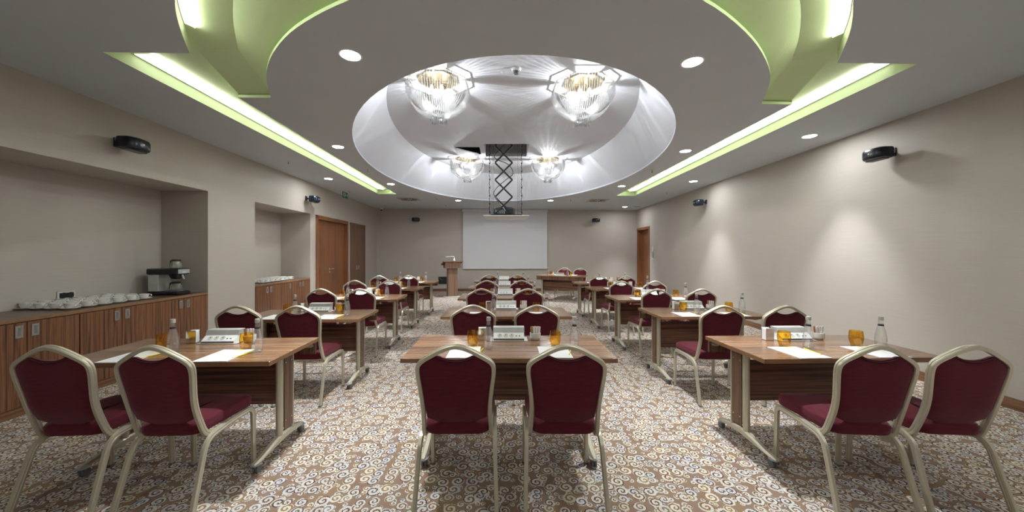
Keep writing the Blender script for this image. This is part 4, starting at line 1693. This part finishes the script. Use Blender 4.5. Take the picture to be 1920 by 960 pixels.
TABLES = [
    # column, row, front edge y, left edge x, width, rotation (deg), chairs [(x, y, rot deg)]
    ('centre', 0, 2.270, -0.667, 1.40, 0.0, [(-0.265, 2.16, 1), (0.341, 2.16, -1)]),
    ('centre', 1, 3.745, -0.677, 1.40, 0.2, [(-0.290, 3.57, 0), (0.305, 3.57, 1)]),
    ('centre', 2, 5.197, -0.685, 1.40, 0.0, [(-0.300, 5.06, -1), (0.325, 5.06, 0)]),
    ('centre', 3, 6.700, -0.690, 1.40, 0.3, [(-0.306, 6.47, 1), (0.312, 6.49, 0)]),
    ('centre', 4, 8.220, -0.700, 1.40, 0.0, [(-0.315, 8.02, 0), (0.290, 8.02, 0)]),
    ('left', 0, 2.160, -2.800, 1.33, 2.0, [(-2.420, 2.14, 3), (-1.870, 2.14, 2)]),
    ('left', 1, 3.560, -2.760, 1.27, 1.6, [(-2.476, 3.53, 3), (-1.915, 3.53, 1)]),
    ('left', 2, 5.085, -2.880, 1.32, 1.6, [(-2.490, 5.05, 1), (-1.965, 5.05, 2)]),
    ('left', 3, 6.510, -2.950, 1.35, 1.2, [(-2.650, 6.50, 2), (-2.030, 6.50, 0)]),
    ('left', 4, 7.900, -2.930, 1.35, 1.2, [(-2.630, 7.70, 0), (-2.040, 7.80, 1)]),
    ('right', 0, 2.255, 1.668, 1.22, 1.5, [(2.020, 2.15, -5), (2.515, 2.15, -4)]),
    ('right', 1, 3.730, 1.672, 1.20, 1.0, [(2.030, 3.54, 0), (2.610, 3.54, 1)]),
    ('right', 2, 5.040, 1.630, 1.31, 0.6, [(2.060, 5.03, 1), (2.670, 5.03, 0)]),
    ('right', 3, 6.500, 1.640, 1.34, 1.0, [(2.020, 6.33, 0), (2.595, 6.33, 1)]),
    ('right', 4, 7.700, 1.610, 1.34, 0.5, [(2.000, 7.66, 0), (2.565, 7.66, 0)]),
]
ZI = TZ + 0.0006


def set_table(cx, cy, rz, wd, nm, seats, flip=1):
    """crockery and stationery, in the table's own frame (flip = -1 for people sitting on the far side)"""
    c, s_ = math.cos(rz), math.sin(rz)

    def L(x, y):
        x, y = x * flip, y * flip
        return (cx + x * c - y * s_, cy + x * s_ + y * c, ZI)
    f = wd / 1.40
    rf = rz + (0 if flip > 0 else PI)
    j = lambda a: rnd.uniform(-a, a)
    for k, sx in enumerate((-0.305 * f, 0.308 * f)):
        sd = 'left' if (k == 0) == (flip > 0) else 'right'
        w_ = '%s seat of the %s' % (sd, nm)
        x = sx + j(0.006)
        place(pad, U['pad'], L(x, -0.178), rf + j(0.02), 'white paper notepad at the ' + w_, 'white notepads')
        px = x + 0.112
        p = L(px, -0.16)
        place(pencil, U['pencil'], (p[0], p[1], ZI), rf - 0.25 + j(0.1), 'yellow pencil beside the notepad at the ' + w_, 'yellow pencils')
        g = L(sx + 0.040 + j(0.01), -0.022)
        place(tumbler, U['tumbler'], g, j(1), 'amber water glass at the ' + w_, 'amber glasses')
        g = L(sx + 0.155 + j(0.008), -0.085 + j(0.008))
        place(bottle, U['bottle'], g, rf + j(0.5), 'clear glass water bottle with silver cap at the ' + w_, 'water bottles')
    place(pbox, U['pbox'], L(0.005, 0.130), rf, 'silver flip up power socket box on the ' + nm, 'power socket boxes')
    bl = L(0.215 + j(0.006), 0.185)
    place(bowl, U['bowl'], bl, 0, 'white sugar bowl on the ' + nm, 'white sugar bowls')
    place(holder, U['holder'], L(-0.205 + j(0.006), 0.175), rf + j(0.3), 'mirrored steel napkin holder on the ' + nm, 'napkin holders')
    for k in range(7):
        xx = -0.026 + 0.0087 * k
        kind = 1 if k < 2 else (2 if k in (3, 5) else 0)
        yy = (0.007 if k % 2 else -0.007) + j(0.002)
        o = place(sticks[kind], U['s%d' % kind], (bl[0] + xx, bl[1] + yy, ZI + 0.0135), rf + j(0.15),
                  '%s sugar stick standing in the bowl on the %s' % (('white', 'brown', 'pink striped')[kind], nm), 'sugar sticks of the ' + nm)
        o.rotation_euler = (j(0.03), (xx * 3.2), rf + j(0.1))


for col, r, yf, xl, wd, rd, chairs in TABLES:
    rz = math.radians(rd)
    c, s_ = math.cos(rz), math.sin(rz)
    cx = xl + (wd / 2) * c - (TD / 2) * s_
    cy = yf + (wd / 2) * s_ + (TD / 2) * c
    nm = tname(col, r)
    place(table, U['table'], (cx, cy, 0), rz, 'walnut folding table on castors, %s from the camera in the %s column' % (ROWN[r], col), 'walnut conference tables', wd / TW)
    for k, (x, y, rr) in enumerate(chairs):
        sx = 1.0 if col == 'centre' else (0.93 if r == 0 else 0.97)
        place(chair, U['chair'], (x, y, 0), math.radians(rr), 'burgundy banquet chair with champagne frame, %s seat at the %s' % (('left', 'right')[k], nm), 'burgundy banquet chairs', sx)
    set_table(cx, cy, rz, wd, nm, chairs)

# speakers' table facing the room
nm = "speakers' table"
hr = math.radians(-24 + 180)
hx, hy = 1.72, 10.46
place(table, U['table'], (hx, hy, 0), hr, "walnut speakers' table turned to face the room, right of the screen", 'walnut conference tables')
set_table(hx, hy, math.radians(-24), 1.40, nm, [], -1)
for x, y, rr, lb in ((1.85, 11.05, 160, 'left'), (2.31, 10.86, 158, 'right')):
    place(chair, U['chair'], (x, y, 0), math.radians(rr), "burgundy banquet chair facing the room, %s one behind the speakers' table" % lb, 'burgundy banquet chairs')

# floor boxes under the second row
def make_floorbox():
    t = thing('floor_box', 'x', 'floor box', group='metal floor boxes')
    mb = MB()
    mb.box(-0.17, 0.17, -0.13, -0.122, 0, 0.006)
    mb.box(-0.17, 0.17, 0.122, 0.13, 0, 0.006)
    mb.box(-0.17, -0.162, -0.122, 0.122, 0, 0.006)
    mb.box(0.162, 0.17, -0.122, 0.122, 0, 0.006)
    mb.build('frame', 'rubber', t)
    mb = MB()
    mb.box(-0.16, 0.16, -0.12, 0.12, 0, 0.004)
    mb.build('lid', 'carpet', t)
    return t


fb = make_floorbox()
used = []
place(fb, used, (-2.28, 4.25, 0), 0.02, 'metal framed floor box in the carpet behind the second left table')
place(fb, used, (2.20, 4.33, 0), 0.02, 'metal framed floor box in the carpet behind the second right table')
